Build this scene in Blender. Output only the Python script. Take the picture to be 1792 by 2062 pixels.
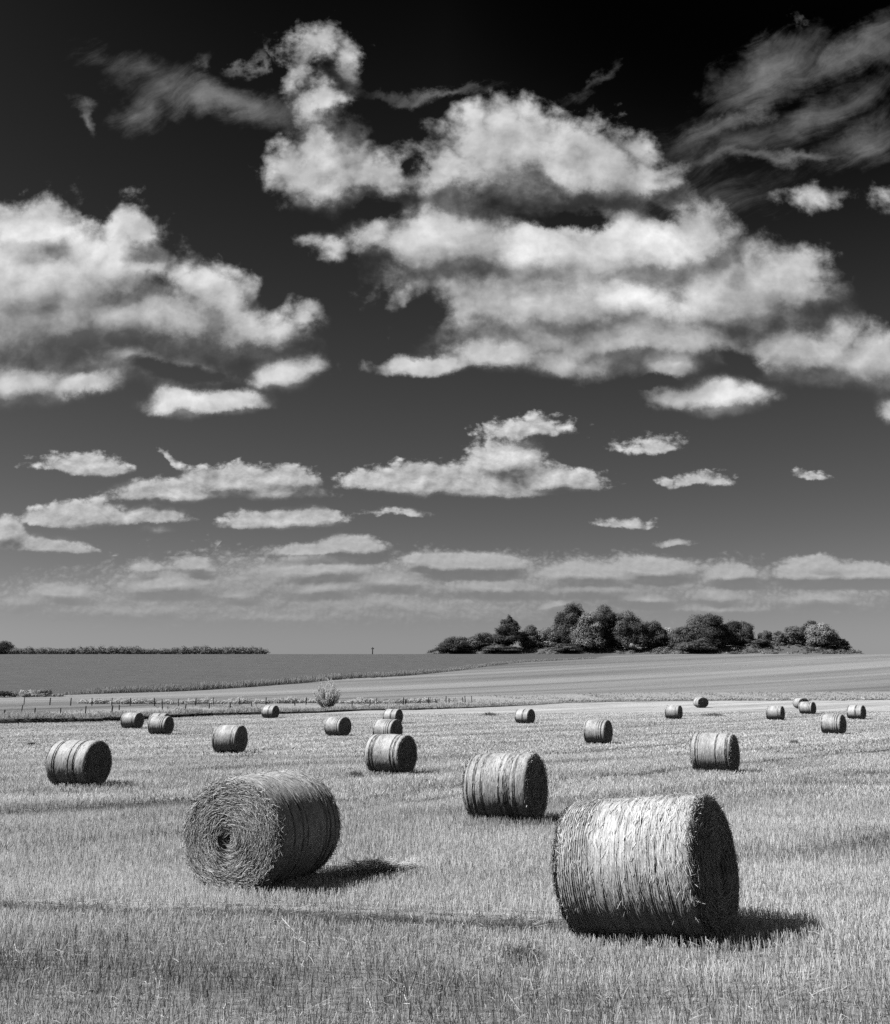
import bpy, math, random
import numpy as np

sc = bpy.context.scene
for o in list(bpy.data.objects):
    bpy.data.objects.remove(o)
COL = sc.collection
rad = math.radians

# ------------------------------------------------------------------ camera
CAM_H = 2.3
FPX, PW, PH, HORIZON = 2000.0, 1792.0, 2062.0, 1390.0
TILT = math.atan((HORIZON - PH / 2) / FPX)
cd = bpy.data.cameras.new('camera')
cam = bpy.data.objects.new('camera', cd)
COL.objects.link(cam)
cd.sensor_fit = 'HORIZONTAL'
cd.sensor_width = 36.0
cd.lens = 36.0 * FPX / PW
cd.clip_start = 0.1
cd.clip_end = 20000
cam.location = (0, 0, CAM_H)
cam.rotation_euler = (rad(90) + TILT, 0, 0)
sc.camera = cam


def ray(px, py):
    """slopes (dx/dy, dz/dy) of the sight line through a point of the photograph (1792 wide)"""
    xc = (px - PW / 2) / FPX
    yc = (PH / 2 - py) / FPX
    y = math.cos(TILT) - yc * math.sin(TILT)
    z = math.sin(TILT) + yc * math.cos(TILT)
    return xc / y, z / y


# ------------------------------------------------------------------ exposure, sun
sc.view_settings.view_transform = 'Standard'
sc.view_settings.look = 'None'
sc.view_settings.gamma = 1.0
sc.view_settings.exposure = 0.38
sc.view_settings.use_curve_mapping = False
sc.render.engine = 'CYCLES'
sc.cycles.max_bounces = 6
sc.cycles.diffuse_bounces = 0
sc.cycles.use_denoising = False      # keep the straw crisp; what grain remains suits the film look
sc.cycles.adaptive_min_samples = 12

SUN_EL, SUN_AZ = rad(49), rad(263)          # azimuth clockwise from +Y
sdir = np.array([math.sin(SUN_AZ) * math.cos(SUN_EL), math.cos(SUN_AZ) * math.cos(SUN_EL), math.sin(SUN_EL)])
sd = bpy.data.lights.new('sun', 'SUN')
sd.energy = 5.0
sd.angle = rad(0.53)
sd.color = (1.0, 1.0, 1.0)                    # the photograph is black and white
sun = bpy.data.objects.new('sun', sd)
COL.objects.link(sun)
sun.location = (-60, -20, 80)
from mathutils import Vector
sun.rotation_euler = Vector(-sdir).to_track_quat('-Z', 'Y').to_euler()

# ------------------------------------------------------------------ sky: red-filter black and white, with clouds
world = bpy.data.worlds.new('World')
sc.world = world
world.use_nodes = True
WT = world.node_tree
WT.nodes.clear()


def N(kind, **kw):
    n = WT.nodes.new(kind)
    for k, v in kw.items():
        setattr(n, k, v)
    return n


def setin(sock, v):
    if hasattr(v, 'is_output'):
        WT.links.new(v, sock)
    else:
        sock.default_value = v


def M(op, a, b=None, c=None, clamp=False):
    n = N('ShaderNodeMath', operation=op, use_clamp=clamp)
    setin(n.inputs[0], a)
    if b is not None:
        setin(n.inputs[1], b)
    if c is not None:
        setin(n.inputs[2], c)
    return n.outputs[0]


def V(op, a, b=None, c=None, out=0):
    n = N('ShaderNodeVectorMath', operation=op)
    setin(n.inputs[0], a)
    if b is not None:
        setin(n.inputs[1], b)
    if c is not None:
        setin(n.inputs[2], c)
    return n.outputs[out]


def smooth(x, lo, hi):
    n = N('ShaderNodeMapRange', interpolation_type='SMOOTHSTEP')
    setin(n.inputs['Value'], x)
    setin(n.inputs['From Min'], lo)
    setin(n.inputs['From Max'], hi)
    return n.outputs[0]


def noise(vec, scale, detail, rough, dist=0.0, color=False):
    n = N('ShaderNodeTexNoise', noise_dimensions='3D')
    setin(n.inputs['Vector'], vec)
    n.inputs['Scale'].default_value = scale
    n.inputs['Detail'].default_value = detail
    n.inputs['Roughness'].default_value = rough
    n.inputs['Distortion'].default_value = dist
    return n.outputs['Color' if color else 'Fac']


def comb(x, y, z):
    n = N('ShaderNodeCombineXYZ')
    for s, v in zip(n.inputs, (x, y, z)):
        setin(s, v)
    return n.outputs[0]


ROTS = {}


def rotated(p, deg):
    """p turned once per base vector and tilt (tilts are rounded to 10 degrees)"""
    key = (p.node.name, deg)
    if key not in ROTS:
        c, s_ = math.cos(rad(deg)), math.sin(rad(deg))
        ROTS[key] = comb(V('DOT_PRODUCT', p, (c, s_, 0), out=1), V('DOT_PRODUCT', p, (-s_, c, 0), out=1), 0.0)
    return ROTS[key]


def ell_node(p, e, acc=None, flat=False):
    """1 - |q| of one cloud lobe; e = (cx, cy, rx, ry, (tilt), (weight)) in photo points"""
    cx, cy, rx, ry = e[:4]
    rot = -int(round((e[4] if len(e) > 4 else 0.0) / 10.0)) * 10
    w = e[5] if len(e) > 5 else 1.0
    u, v = ray(cx, cy)
    du = ray(cx + rx, cy)[0] - u
    dv = ray(cx, cy - ry)[1] - v
    if rot:
        p = rotated(p, rot)
        c, s_ = math.cos(rad(rot)), math.sin(rad(rot))
        u, v = c * u + s_ * v, -s_ * u + c * v
    if acc is not None:   # a vanishing dependence that keeps the node compiler working lobe by lobe
        p = V('MULTIPLY_ADD', acc, (1e-9, 1e-9, 0.0), p)
    if flat:              # flat base, domed top
        v -= 0.38 * dv
        dv *= 1.30
    q = V('MULTIPLY_ADD', p, (1 / du, 1 / dv, 0), (-u / du, -v / dv, 0))
    if flat:
        q = V('MAXIMUM', q, V('MULTIPLY', q, (1.0, -2.4, 0.0)))
    l = V('LENGTH', q, out=1)
    return M('MULTIPLY_ADD', l, -w, w)


def union(p, ells, k=0.30, flat=False):
    acc = None
    for e in ells:
        f = ell_node(p, e, acc, flat and e[1] > 845 and len(e) < 7 and e[2] < 200)
        acc = f if acc is None else M('SMOOTH_MAX', acc, f, k)
    return acc


def lobes(p, ells):
    """soft sum of bright or dark patches inside the clouds"""
    acc = None
    for e in ells:
        f = M('MAXIMUM', ell_node(p, e, acc), 0.0)
        acc = f if acc is None else M('ADD', acc, f)
    return acc


# cloud lobes: centre x, y, half width, half height, (tilt), (weight)
CUMULUS = [
    # bank on the left
    (40, 575, 320, 165), (225, 545, 180, 130), (120, 640, 330, 120), (320, 640, 230, 80), (255, 452, 75, 52), (130, 660, 270, 75), (410, 590, 165, 75, 18),
    (500, 655, 150, 62, 10), (30, 770, 160, 56), (165, 778, 120, 32, -8), (405, 806, 165, 30), (350, 788, 60, 26), (450, 792, 80, 24), (230, 725, 260, 60, 0, .6), (575, 742, 95, 46),
    (470, 545, 80, 30, 30, .55), (620, 640, 40, 40, 0, .5), (60, 450, 120, 50),
    # tall column in the middle
    (636, 92, 66, 46, 8, .66), (600, 150, 42, 62, 0, .55), (692, 140, 38, 66, 0, .52), (652, 212, 62, 74, 0, .85), (655, 272, 80, 56, 0, .8),
    (665, 350, 150, 78), (580, 335, 62, 56, 40, .7), (690, 285, 50, 60, 0, .5),
    # great cloud, upper tier
    (1010, 305, 190, 104, 8), (1180, 338, 205, 96, 8), (895, 348, 110, 86), (1295, 352, 95, 62), (780, 360, 120, 60, 0, .8),
    (935, 238, 60, 40, -10, .6), (1070, 245, 100, 50, 15, .6), (1290, 290, 60, 40, 10, .7),
    # great cloud, body
    (900, 490, 185, 105), (1060, 510, 200, 125), (1290, 490, 210, 110), (1405, 470, 115, 85), (1130, 610, 395, 110),
    (1450, 590, 235, 130), (1610, 590, 110, 90), (1280, 680, 470, 66), (1620, 705, 210, 70, 6), (1770, 725, 150, 75),
    (735, 470, 60, 48, 0, .7), (660, 488, 48, 26, 10, .42), (820, 620, 60, 50, 0, .7), (1640, 545, 70, 60, 0, .7),
    # ragged lower rim
    (850, 724, 130, 26, -4), (1000, 708, 130, 32), (1170, 724, 170, 36, 5), (1350, 732, 80, 44), (1430, 797, 140, 46), (1785, 815, 40, 30, 0, .6),
    (1700, 660, 120, 60, 20, .5),
    # middle distance
    (1050, 856, 110, 26, 0, .55), (1015, 915, 100, 48), (915, 966, 190, 36), (1100, 958, 135, 34, 4), (790, 962, 130, 28, 0, .75), (990, 985, 130, 20),
    (1310, 890, 74, 22, 0, .46), (1252, 888, 26, 15, 35, .36), (1405, 966, 66, 18, -5, .45), (1345, 966, 26, 11, 20, .36), (1640, 962, 38, 10, 0, .36),
    (190, 930, 78, 30, 0, .85), (115, 930, 70, 18, 0, .42), (355, 920, 36, 10, 35, .34),
    (480, 962, 140, 38), (585, 958, 75, 34, 0, .9), (350, 985, 150, 34, 0, .75), (560, 985, 120, 26, 0, .7),
    (165, 1028, 118, 34), (105, 1040, 85, 22), (300, 1042, 115, 22, 0, .8), (325, 1070, 38, 10, 0, .36),
    (565, 1046, 125, 28), (640, 1038, 52, 22), (5, 1065, 46, 32), (80, 1090, 118, 25), (800, 1028, 60, 12, 0, .38),

    # far rows
    (700, 1098, 84, 24), (640, 1110, 110, 14, 0, .8), (940, 1132, 145, 27), (845, 1130, 50, 14, 0, .8), (640, 1142, 150, 26, 0, .8),
    (385, 1138, 56, 17, 0, .7), (290, 1141, 40, 14, 0, .55), (330, 1172, 105, 26, 0, .75), (130, 1186, 90, 20, 0, .7), (480, 1192, 60, 14, 0, .5),
    (650, 1180, 110, 20, 0, .65), (780, 1168, 100, 18, 0, .55), (1310, 1138, 100, 28), (1190, 1152, 150, 24, 0, .8), (1470, 1154, 70, 22, 0, .85),
    (1640, 1150, 100, 27, 0, .95), (1740, 1152, 90, 24), (1640, 1132, 70, 16, 0, .8), (1295, 1200, 80, 15, 0, .6), (1445, 1194, 80, 18, 0, .55), (1120, 1216, 46, 9, -12, .6),
    (1650, 1204, 90, 12, 0, .55), (1250, 1050, 76, 14, 0, .46), (1358, 1092, 48, 9, 0, .36), (1450, 1220, 120, 12, 0, .4), (1000, 1180, 160, 18, 0, .45),
    (1210, 1180, 160, 20, 0, .45), (250, 1225, 240, 20, 0, .35), (760, 1215, 260, 22, 0, .35), (60, 1205, 100, 18, 0, .35), (560, 1240, 200, 14, 0, .3),
    # hazy bank low over the horizon
    (600, 1170, 480, 58, 0, .29), (1240, 1172, 370, 50, 0, .27), (140, 1204, 280, 38, 0, .25), (760, 1232, 560, 34, 0, .24), (1640, 1208, 260, 30, 0, .22),
    # small scraps on the right
    (1632, 392, 66, 26, -10, .36), (1782, 398, 36, 30, 0, .36),
]
BRIGHT = [(1062, 495, 75, 75, 0, 1.1), (1345, 490, 70, 60, 0, .9), (1290, 592, 150, 62, 0, 1.2), (930, 430, 60, 40, 0, .5), (880, 560, 130, 40, 0, .4),
          (1100, 350, 90, 75, 0, .5), (985, 640, 240, 40, 0, .45), (1290, 520, 190, 110, 0, .5), (130, 480, 190, 70, 0, .7), (150, 540, 260, 60, 0, .35),
          (660, 375, 110, 45, 0, .45), (480, 630, 150, 34, 10, .5), (410, 795, 120, 20, 0, .4), (1430, 790, 100, 28, 0, .35), (1020, 905, 80, 34, 0, .5),
          (1570, 640, 110, 40, 0, .25), (60, 765, 110, 30, 0, .3), (1130, 500, 60, 40, 0, .3), (650, 215, 60, 60, 0, .25)]
DARK = [(662, 145, 60, 50, 0, .9), (600, 265, 70, 40, 0, .5), (1180, 412, 270, 34, 6, .9), (1030, 335, 40, 22, 20, .35), (980, 560, 190, 34, 4, .65), (720, 418, 150, 26, 0, .6), (150, 680, 290, 55, 0, .9), (330, 580, 130, 30, 25, .8),
        (1560, 700, 260, 50, 6, .6), (1450, 560, 120, 40, 0, .3), (1200, 675, 350, 28, 0, .35), (1010, 470, 70, 30, 0, .3), (560, 980, 160, 22, 0, .3), (650, 345, 28, 20, 0, .6),
        (560, 690, 90, 26, 0, .4), (1200, 560, 60, 30, 0, .2), (1260, 350, 120, 40, 0, .25), (60, 610, 90, 40, 0, .25)]
HOLES = [(668, 150, 50, 34, 0, .14), (850, 630, 80, 50, -20, .7), (345, 742, 120, 20, 0, .6), (1165, 442, 150, 24, 10, .8), (1345, 425, 50, 16, 30, .5), (745, 424, 90, 22, 0, .6),
         (330, 572, 120, 24, 30, .45), (815, 335, 50, 44, 0, .5), (1480, 718, 100, 24, 20, .6), (205, 440, 60, 20, 10, .35), (1330, 768, 70, 16, 0, .7), (640, 262, 120, 26, 0, .25)]
CIRRUS = [(1560, 140, 170, 70, -32, .95), (1700, 110, 190, 60, -22, .9), (1480, 225, 170, 30, -32, .75), (1640, 230, 230, 50, -22, .7), (1560, 318, 260, 20, -5, .8),
          (1740, 280, 150, 60, -15, .7), (1480, 290, 160, 60, -10, .35), (1600, 50, 14, 50, 0, .5), (1180, 165, 14, 70, 40, .35),
          (440, 205, 210, 42, 6, .85), (300, 150, 160, 46, 20, .5), (275, 225, 60, 60, 30, .6), (500, 130, 55, 14, -48, .8), (415, 150, 24, 40, 20, .6),
          (158, 240, 20, 62, -32, .75), (150, 205, 36, 16, 10, .6), (560, 225, 140, 40, 0, .5), (870, 188, 170, 16, -2, .75), (540, 100, 8, 34, 8, .55), (1440, 395, 160, 50, 0, .3)]

tc = N('ShaderNodeTexCoord')
sep = N('ShaderNodeSeparateXYZ')
WT.links.new(tc.outputs['Generated'], sep.inputs[0])
dx, dy, dz = sep.outputs
ysafe = M('MAXIMUM', dy, 0.12)
uu = M('DIVIDE', dx, ysafe)
vv = M('DIVIDE', dz, ysafe)
hgt = M('ADD', M('MAXIMUM', vv, 0.0), 0.06)
p0 = comb(uu, vv, 0.0)
# the far rows are finer: turbulence in three sizes, changing where the sky between the rows is clear
def vline(y):
    return ray(896, y)[1]


def uat(x):
    return ray(x, 1000)[0]


mid_u = M('MULTIPLY', smooth(uu, uat(600), uat(680)), smooth(uu, uat(1262), uat(1190)))
zone1 = M('LESS_THAN', vv, M('MULTIPLY_ADD', mid_u, vline(774) - vline(866), vline(866)))
zone2 = M('LESS_THAN', vv, M('MULTIPLY_ADD', smooth(uu, uat(470), uat(420)), vline(1120) - vline(1074), vline(1074)))
grain = M('MULTIPLY_ADD', zone2, 3.6, M('MULTIPLY_ADD', zone1, 3.0, 1.9))
pn = V('ADD', V('MULTIPLY', p0, comb(grain, M('MULTIPLY', grain, M('MULTIPLY_ADD', zone1, 0.35, 1.05)), 0.0)), (0, 0, 3.7))
# ragged edges: bend the lobes by turbulence that shrinks towards the horizon
wv = V('SUBTRACT', noise(p0, 9.0, 8.0, 0.62, 0.0, True), (0.5, 0.5, 0.5))
wv = V('MULTIPLY', wv, (0.20, 0.15, 0.0))
p1 = V('MULTIPLY_ADD', wv, comb(hgt, hgt, 0.0), p0)
field = union(p1, CUMULUS, flat=True)
hole = lobes(p1, HOLES)
bright = lobes(p1, BRIGHT)
dark = lobes(p1, DARK)
off = V('MULTIPLY', comb(hgt, hgt, 0.0), (-0.035, 0.060, 0.0))
p2 = V('ADD', p1, off)
field2 = union(p2, CUMULUS, flat=True)
fb = noise(pn, 5.5, 11.0, 0.60, 0.15)
fb2 = noise(V('ADD', pn, (-0.035, 0.055, 0.0)), 5.5, 6.0, 0.55, 0.15)
fine = noise(pn, 23.0, 7.0, 0.62, 0.4)
puff = M('MULTIPLY', M('ABSOLUTE', M('SUBTRACT', noise(pn, 10.0, 4.0, 0.5), 0.5)), 2.0)   # billows: round outside, creased inside
puff2 = M('MULTIPLY', M('ABSOLUTE', M('SUBTRACT', noise(V('ADD', pn, (-0.02, 0.035, 0.0)), 10.0, 4.0, 0.5), 0.5)), 2.0)
up = M('SUBTRACT', field2, field)             # > 0 along the under sides
under = M('MINIMUM', M('MAXIMUM', M('MULTIPLY', up, 3.0), 0.0), 1.0)
calm = M('MULTIPLY_ADD', zone2, -0.42, M('MULTIPLY_ADD', zone1, -0.28, 1.0))
calmf = M('MULTIPLY_ADD', zone2, -0.30, M('MULTIPLY_ADD', zone1, -0.42, 0.80))
f1 = M('SUBTRACT', field, hole)
f1 = M('MULTIPLY_ADD', M('SUBTRACT', fb, 0.5), M('MULTIPLY', M('MULTIPLY_ADD', under, -0.45, 1.15), calm), f1)
f1 = M('MULTIPLY_ADD', M('SUBTRACT', puff, 0.17), M('MULTIPLY', M('MULTIPLY_ADD', under, -0.40, 0.62), M('MULTIPLY_ADD', zone1, -0.05, M('MULTIPLY_ADD', zone2, -0.45, 1.0))), f1)
f1 = M('MULTIPLY_ADD', M('SUBTRACT', fine, 0.5), M('MULTIPLY', M('MULTIPLY_ADD', under, -0.30, 0.55), calmf), f1)
dens = smooth(f1, -0.08, M('MULTIPLY_ADD', under, 0.42, M('MULTIPLY_ADD', zone1, -0.28, 0.52)))
# relief: lit from the upper left
rel = M('MULTIPLY', M('MINIMUM', M('MAXIMUM', up, -0.30), 0.30), -0.68)
quiet = M('MULTIPLY_ADD', zone2, -0.60, 1.0)
rel = M('MULTIPLY_ADD', M('SUBTRACT', fb, fb2), M('MULTIPLY', quiet, 0.95), rel)
rel = M('MULTIPLY_ADD', M('SUBTRACT', puff, puff2), M('MULTIPLY', quiet, 0.40), rel)
shade = M('ADD', rel, 0.43)
shade = M('MULTIPLY_ADD', bright, 0.40, shade)
shade = M('MULTIPLY_ADD', dark, -0.36, shade)
shade = M('MULTIPLY_ADD', M('SUBTRACT', fine, 0.5), M('MULTIPLY', calmf, 0.10), shade)
shade = M('MINIMUM', M('MAXIMUM', shade, 0.0), 1.15)
cl = M('MULTIPLY_ADD', M('POWER', shade, 1.35), 0.66, 0.085)
# distance greys the far rows
air = smooth(vv, 0.0, 0.30)
cl = M('ADD', M('MULTIPLY', M('SUBTRACT', cl, 0.22), M('MULTIPLY_ADD', air, 0.55, 0.45)), 0.22)
# cirrus, combed along its own direction
curl = V('MULTIPLY', V('SUBTRACT', noise(p0, 3.0, 4.0, 0.55, 0.0, True), (0.5, 0.5, 0.5)), (0.16, 0.16, 0.0))
pc = V('ADD', p0, curl)
csep = N('ShaderNodeSeparateXYZ')
WT.links.new(pc, csep.inputs[0])
cu, cv = csep.outputs[0], csep.outputs[1]
cr = V('MULTIPLY', comb(M('MULTIPLY_ADD', cv, 0.62, cu), M('MULTIPLY_ADD', cu, -0.58, cv), 1.3), (2.6, 12.0, 1.0))
cn = noise(cr, 1.5, 10.0, 0.66, 0.5)
cf = union(V('MULTIPLY_ADD', curl, (0.35, 0.35, 0.0), p1), CIRRUS, 0.18)
cf = M('MULTIPLY_ADD', M('SUBTRACT', cn, 0.5), 1.7, cf)
cf = M('MULTIPLY_ADD', M('SUBTRACT', fine, 0.5), 0.35, cf)
cdens = M('MULTIPLY', smooth(cf, -0.08, 1.5), 0.46)

# the clear sky: red channel of the daylight sky, blacks crushed as by a dark red filter
sky = N('ShaderNodeTexSky', sky_type='NISHITA')
sky.sun_disc = False
sky.sun_elevation = SUN_EL
sky.sun_rotation = SUN_AZ
ssep = N('ShaderNodeSeparateColor')
WT.links.new(sky.outputs[0], ssep.inputs[0])
red = ssep.outputs[0]
lb = M('MULTIPLY', M('MAXIMUM', M('MULTIPLY', uu, -1.0), 0.0), smooth(vv, 0.0, 0.5))
clear = M('SUBTRACT', M('SUBTRACT', red, 1.10), M('MULTIPLY', lb, 0.62))
clear = M('MULTIPLY', M('SMOOTH_MAX', clear, 0.008, 0.10), M('MULTIPLY_ADD', smooth(vv, 0.22, 0.0), 0.016, 0.060))
ahead = smooth(dy, 0.12, 0.35)
# elsewhere in the sky: generic broken cloud
elsew = M('MULTIPLY', M('SUBTRACT', 1.0, ahead), smooth(noise(tc.outputs['Generated'], 2.2, 6.0, 0.6), 0.45, 0.62))


def mix(a, b, t):
    return M('ADD', M('MULTIPLY', a, M('SUBTRACT', 1.0, t)), M('MULTIPLY', b, t))


tot = mix(clear, 0.50, M('MULTIPLY', cdens, ahead))
tot = mix(tot, cl, M('MULTIPLY', dens, ahead))
tot = mix(tot, 0.12, elsew)
bgc = comb(tot, tot, tot)
bg = N('ShaderNodeBackground')
WT.links.new(V('MULTIPLY', bgc, (9.2, 9.2, 9.2)), bg.inputs['Color'])
bg.inputs['Strength'].default_value = 0.1
wo = N('ShaderNodeOutputWorld')
WT.links.new(bg.outputs[0], wo.inputs['Surface'])
world.cycles.sampling_method = 'NONE'      # a soft sky needs no map

# ================================================================== helpers
rng = np.random.default_rng(7)


def hash2(i, j, seed):
    i = i.astype(np.uint64); j = j.astype(np.uint64)
    h = i * np.uint64(374761393) + j * np.uint64(668265263) + np.uint64(seed * 2246822519 + 977)
    h = (h ^ (h >> np.uint64(13))) * np.uint64(1274126177)
    h = h ^ (h >> np.uint64(16))
    return (h & np.uint64(0xFFFFFF)).astype(np.float64) / float(0xFFFFFF)


def vnoise(x, y, seed, period=None):
    """value noise 0..1; period wraps x"""
    x = np.asarray(x, float); y = np.asarray(y, float)
    xi = np.floor(x); yi = np.floor(y)
    fx = x - xi; fy = y - yi
    fx = fx * fx * (3 - 2 * fx); fy = fy * fy * (3 - 2 * fy)
    x0 = xi.astype(np.int64); x1 = x0 + 1
    if period:
        x0 = np.mod(x0, period); x1 = np.mod(x1, period)
    y0 = yi.astype(np.int64) + 100000; y1 = y0 + 1
    x0 = x0 + 100000; x1 = x1 + 100000
    a = hash2(x0, y0, seed); b = hash2(x1, y0, seed); c = hash2(x0, y1, seed); d = hash2(x1, y1, seed)
    return (a * (1 - fx) + b * fx) * (1 - fy) + (c * (1 - fx) + d * fx) * fy


def fbm(x, y, seed, octaves=4, period=None):
    t = 0; amp = 0.5; tot = 0
    for k in range(octaves):
        t = t + amp * vnoise(np.asarray(x) * 2 ** k, np.asarray(y) * 2 ** k, seed + 17 * k, period * 2 ** k if period else None)
        tot += amp; amp *= 0.5
    return t / tot


def sstep(x, a, b):
    t = np.clip((np.asarray(x, float) - a) / (b - a), 0, 1)
    return t * t * (3 - 2 * t)


def mk(name, verts, faces, mat, attrs=None, parent=None, smooth_=False, loc=None):
    """one mesh object out of numpy arrays; faces is (n,3) or (n,4), or a list of such arrays; attrs are per-vertex floats"""
    verts = np.asarray(verts, np.float32).reshape(-1, 3)
    fl = faces if isinstance(faces, (list, tuple)) else [faces]
    fl = [np.asarray(f, np.int32) for f in fl if len(f)]
    me = bpy.data.meshes.new(name)
    me.vertices.add(len(verts))
    me.vertices.foreach_set('co', verts.ravel())
    nl = sum(f.size for f in fl); npol = sum(len(f) for f in fl)
    me.loops.add(nl)
    me.loops.foreach_set('vertex_index', np.concatenate([f.ravel() for f in fl]))
    me.polygons.add(npol)
    tot = np.concatenate([np.full(len(f), f.shape[1], np.int32) for f in fl])
    start = np.concatenate([[0], np.cumsum(tot)[:-1]]).astype(np.int32)
    me.polygons.foreach_set('loop_start', start)
    try:
        me.polygons.foreach_set('loop_total', tot)
    except Exception:
        pass
    me.update(calc_edges=True)
    if smooth_:
        me.polygons.foreach_set('use_smooth', np.ones(npol, bool))
    for k, v in (attrs or {}).items():
        a = me.attributes.new(k, 'FLOAT', 'POINT')
        a.data.foreach_set('value', np.asarray(v, np.float32).ravel())
    me.validate()
    me.materials.append(mat)
    ob = bpy.data.objects.new(name, me)
    COL.objects.link(ob)
    if parent:
        ob.parent = parent
    if loc is not None:
        ob.location = loc
    return ob


def tag(o, label=None, cat=None, group=None, kind=None):
    if label: o['label'] = label
    if cat: o['category'] = cat
    if group: o['group'] = group
    if kind: o['kind'] = kind
    return o


def empty(name, loc=(0, 0, 0), rz=0.0):
    o = bpy.data.objects.new(name, None)
    COL.objects.link(o)
    o.location = loc
    o.rotation_euler = (0, 0, rz)
    o.empty_display_size = 0.2
    return o


def copy_tree(o, parent=None):
    c = o.copy()
    COL.objects.link(c)
    if parent:
        c.parent = parent
    for ch in list(o.children):
        copy_tree(ch, c)
    return c


def strips(c, d, s, length, width, bend=None, taper=0.6):
    """thin straws: centre c, direction d, width direction s; two quads each. returns verts, faces"""
    n = len(c)
    length = np.broadcast_to(length, (n,))[:, None]; width = np.broadcast_to(width, (n,))[:, None]
    b = np.zeros((n, 3)) if bend is None else bend
    a0 = c - d * length / 2; a1 = c + b; a2 = c + d * length / 2
    w = s * width / 2
    v = np.stack([a0 - w * taper, a0 + w * taper, a1 - w, a1 + w, a2 - w * taper, a2 + w * taper], 1).reshape(-1, 3)
    i = np.arange(n)[:, None] * 6
    f = np.concatenate([i + np.array([[0, 1, 3, 2]]), i + np.array([[2, 3, 5, 4]])], 0)
    return v, f


def unit(v):
    return v / np.maximum(np.linalg.norm(v, axis=-1, keepdims=True), 1e-9)


def merge(parts):
    V_, F_, off = [], [], 0
    for v, f in parts:
        V_.append(v); F_.append(np.asarray(f) + off); off += len(v)
    return np.concatenate(V_), F_


# ------------------------------------------------------------------ materials (all grey: the photograph is black and white)
def mat_new(name, rough=0.7, spec=0.25):
    m = bpy.data.materials.new(name)
    m.use_nodes = True
    b = m.node_tree.nodes['Principled BSDF']
    b.inputs['Roughness'].default_value = rough
    b.inputs['Specular IOR Level'].default_value = spec
    return m, m.node_tree, b


def tone_mat(name, lo, hi, rough=0.7, spec=0.25, scale=None, stretch=(1, 1, 1), amount=0.5, translucent=0.0, coords='Object', bump=0.0):
    """grey from the 'tone' attribute (0..1 -> lo..hi), broken up by noise"""
    m, nt, b = mat_new(name, rough, spec)
    L = nt.links.new
    at = nt.nodes.new('ShaderNodeAttribute'); at.attribute_name = 'tone'
    val = at.outputs['Fac']
    if scale:
        tcn = nt.nodes.new('ShaderNodeTexCoord')
        mp = nt.nodes.new('ShaderNodeMapping'); mp.inputs['Scale'].default_value = stretch
        L(tcn.outputs[coords], mp.inputs[0])
        nz = nt.nodes.new('ShaderNodeTexNoise'); nz.inputs['Scale'].default_value = scale; nz.inputs['Detail'].default_value = 5
        nz.inputs['Roughness'].default_value = 0.65
        L(mp.outputs[0], nz.inputs['Vector'])
        s1 = nt.nodes.new('ShaderNodeMath'); s1.operation = 'SUBTRACT'; L(nz.outputs['Fac'], s1.inputs[0]); s1.inputs[1].default_value = 0.5
        s2 = nt.nodes.new('ShaderNodeMath'); s2.operation = 'MULTIPLY_ADD'; L(s1.outputs[0], s2.inputs[0]); s2.inputs[1].default_value = amount
        L(val, s2.inputs[2]); val = s2.outputs[0]
        if bump:
            bp = nt.nodes.new('ShaderNodeBump'); bp.inputs['Strength'].default_value = 1.0; bp.inputs['Distance'].default_value = bump
            L(nz.outputs['Fac'], bp.inputs['Height']); L(bp.outputs[0], b.inputs['Normal'])
    mr = nt.nodes.new('ShaderNodeMapRange'); mr.inputs['To Min'].default_value = lo; mr.inputs['To Max'].default_value = hi
    L(val, mr.inputs['Value'])
    cc = nt.nodes.new('ShaderNodeCombineColor')
    for s in cc.inputs[:3]:
        L(mr.outputs[0], s)
    L(cc.outputs[0], b.inputs['Base Color'])
    if translucent:
        tr = nt.nodes.new('ShaderNodeBsdfTranslucent'); L(cc.outputs[0], tr.inputs['Color'])
        mx = nt.nodes.new('ShaderNodeMixShader'); mx.inputs[0].default_value = translucent
        L(b.outputs[0], mx.inputs[1]); L(tr.outputs[0], mx.inputs[2])
        L(mx.outputs[0], nt.nodes['Material Output'].inputs['Surface'])
    return m


# ================================================================== terrain
_py = np.array([-400, -60, 0, 5, 10, 15, 20, 33, 50, 68, 80, 97, 108, 120, 135, 160, 190, 230, 280, 330, 352, 366, 420, 600, 1000, 2500, 9000], float)
_pz = np.array([-6., -2.6, -2.2, -2.26, -2.33, -2.45, -2.58, -2.8, -2.95, -3.0, -2.97, -2.78, -2.62, -2.4, -2.0, -1.1, 0.45, 3.2, 7.3, 11.2, 12.50, 12.75, 11.5, 2, -20, -90, -400], float)


def _slopes(x, y):   # monotone cubic slopes
    h = np.diff(x); dlt = np.diff(y) / h
    m = np.zeros_like(y)
    m[0], m[-1] = dlt[0], dlt[-1]
    for k in range(1, len(y) - 1):
        if dlt[k - 1] * dlt[k] > 0:
            w1, w2 = 2 * h[k] + h[k - 1], h[k] + 2 * h[k - 1]
            m[k] = (w1 + w2) / (w1 / dlt[k - 1] + w2 / dlt[k])
    return m


_pm = _slopes(_py, _pz)


def profile(y):
    y = np.clip(np.asarray(y, float), _py[0], _py[-1])
    k = np.clip(np.searchsorted(_py, y) - 1, 0, len(_py) - 2)
    h = _py[k + 1] - _py[k]; t = (y - _py[k]) / h
    return ((1 + 2 * t) * (1 - t) ** 2 * _pz[k] + t * (1 - t) ** 2 * h * _pm[k] + t * t * (3 - 2 * t) * _pz[k + 1] + t * t * (t - 1) * h * _pm[k + 1])


# bank of earth under the tree clump: centre line in world x at y ~ 358
BANK = None


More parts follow.
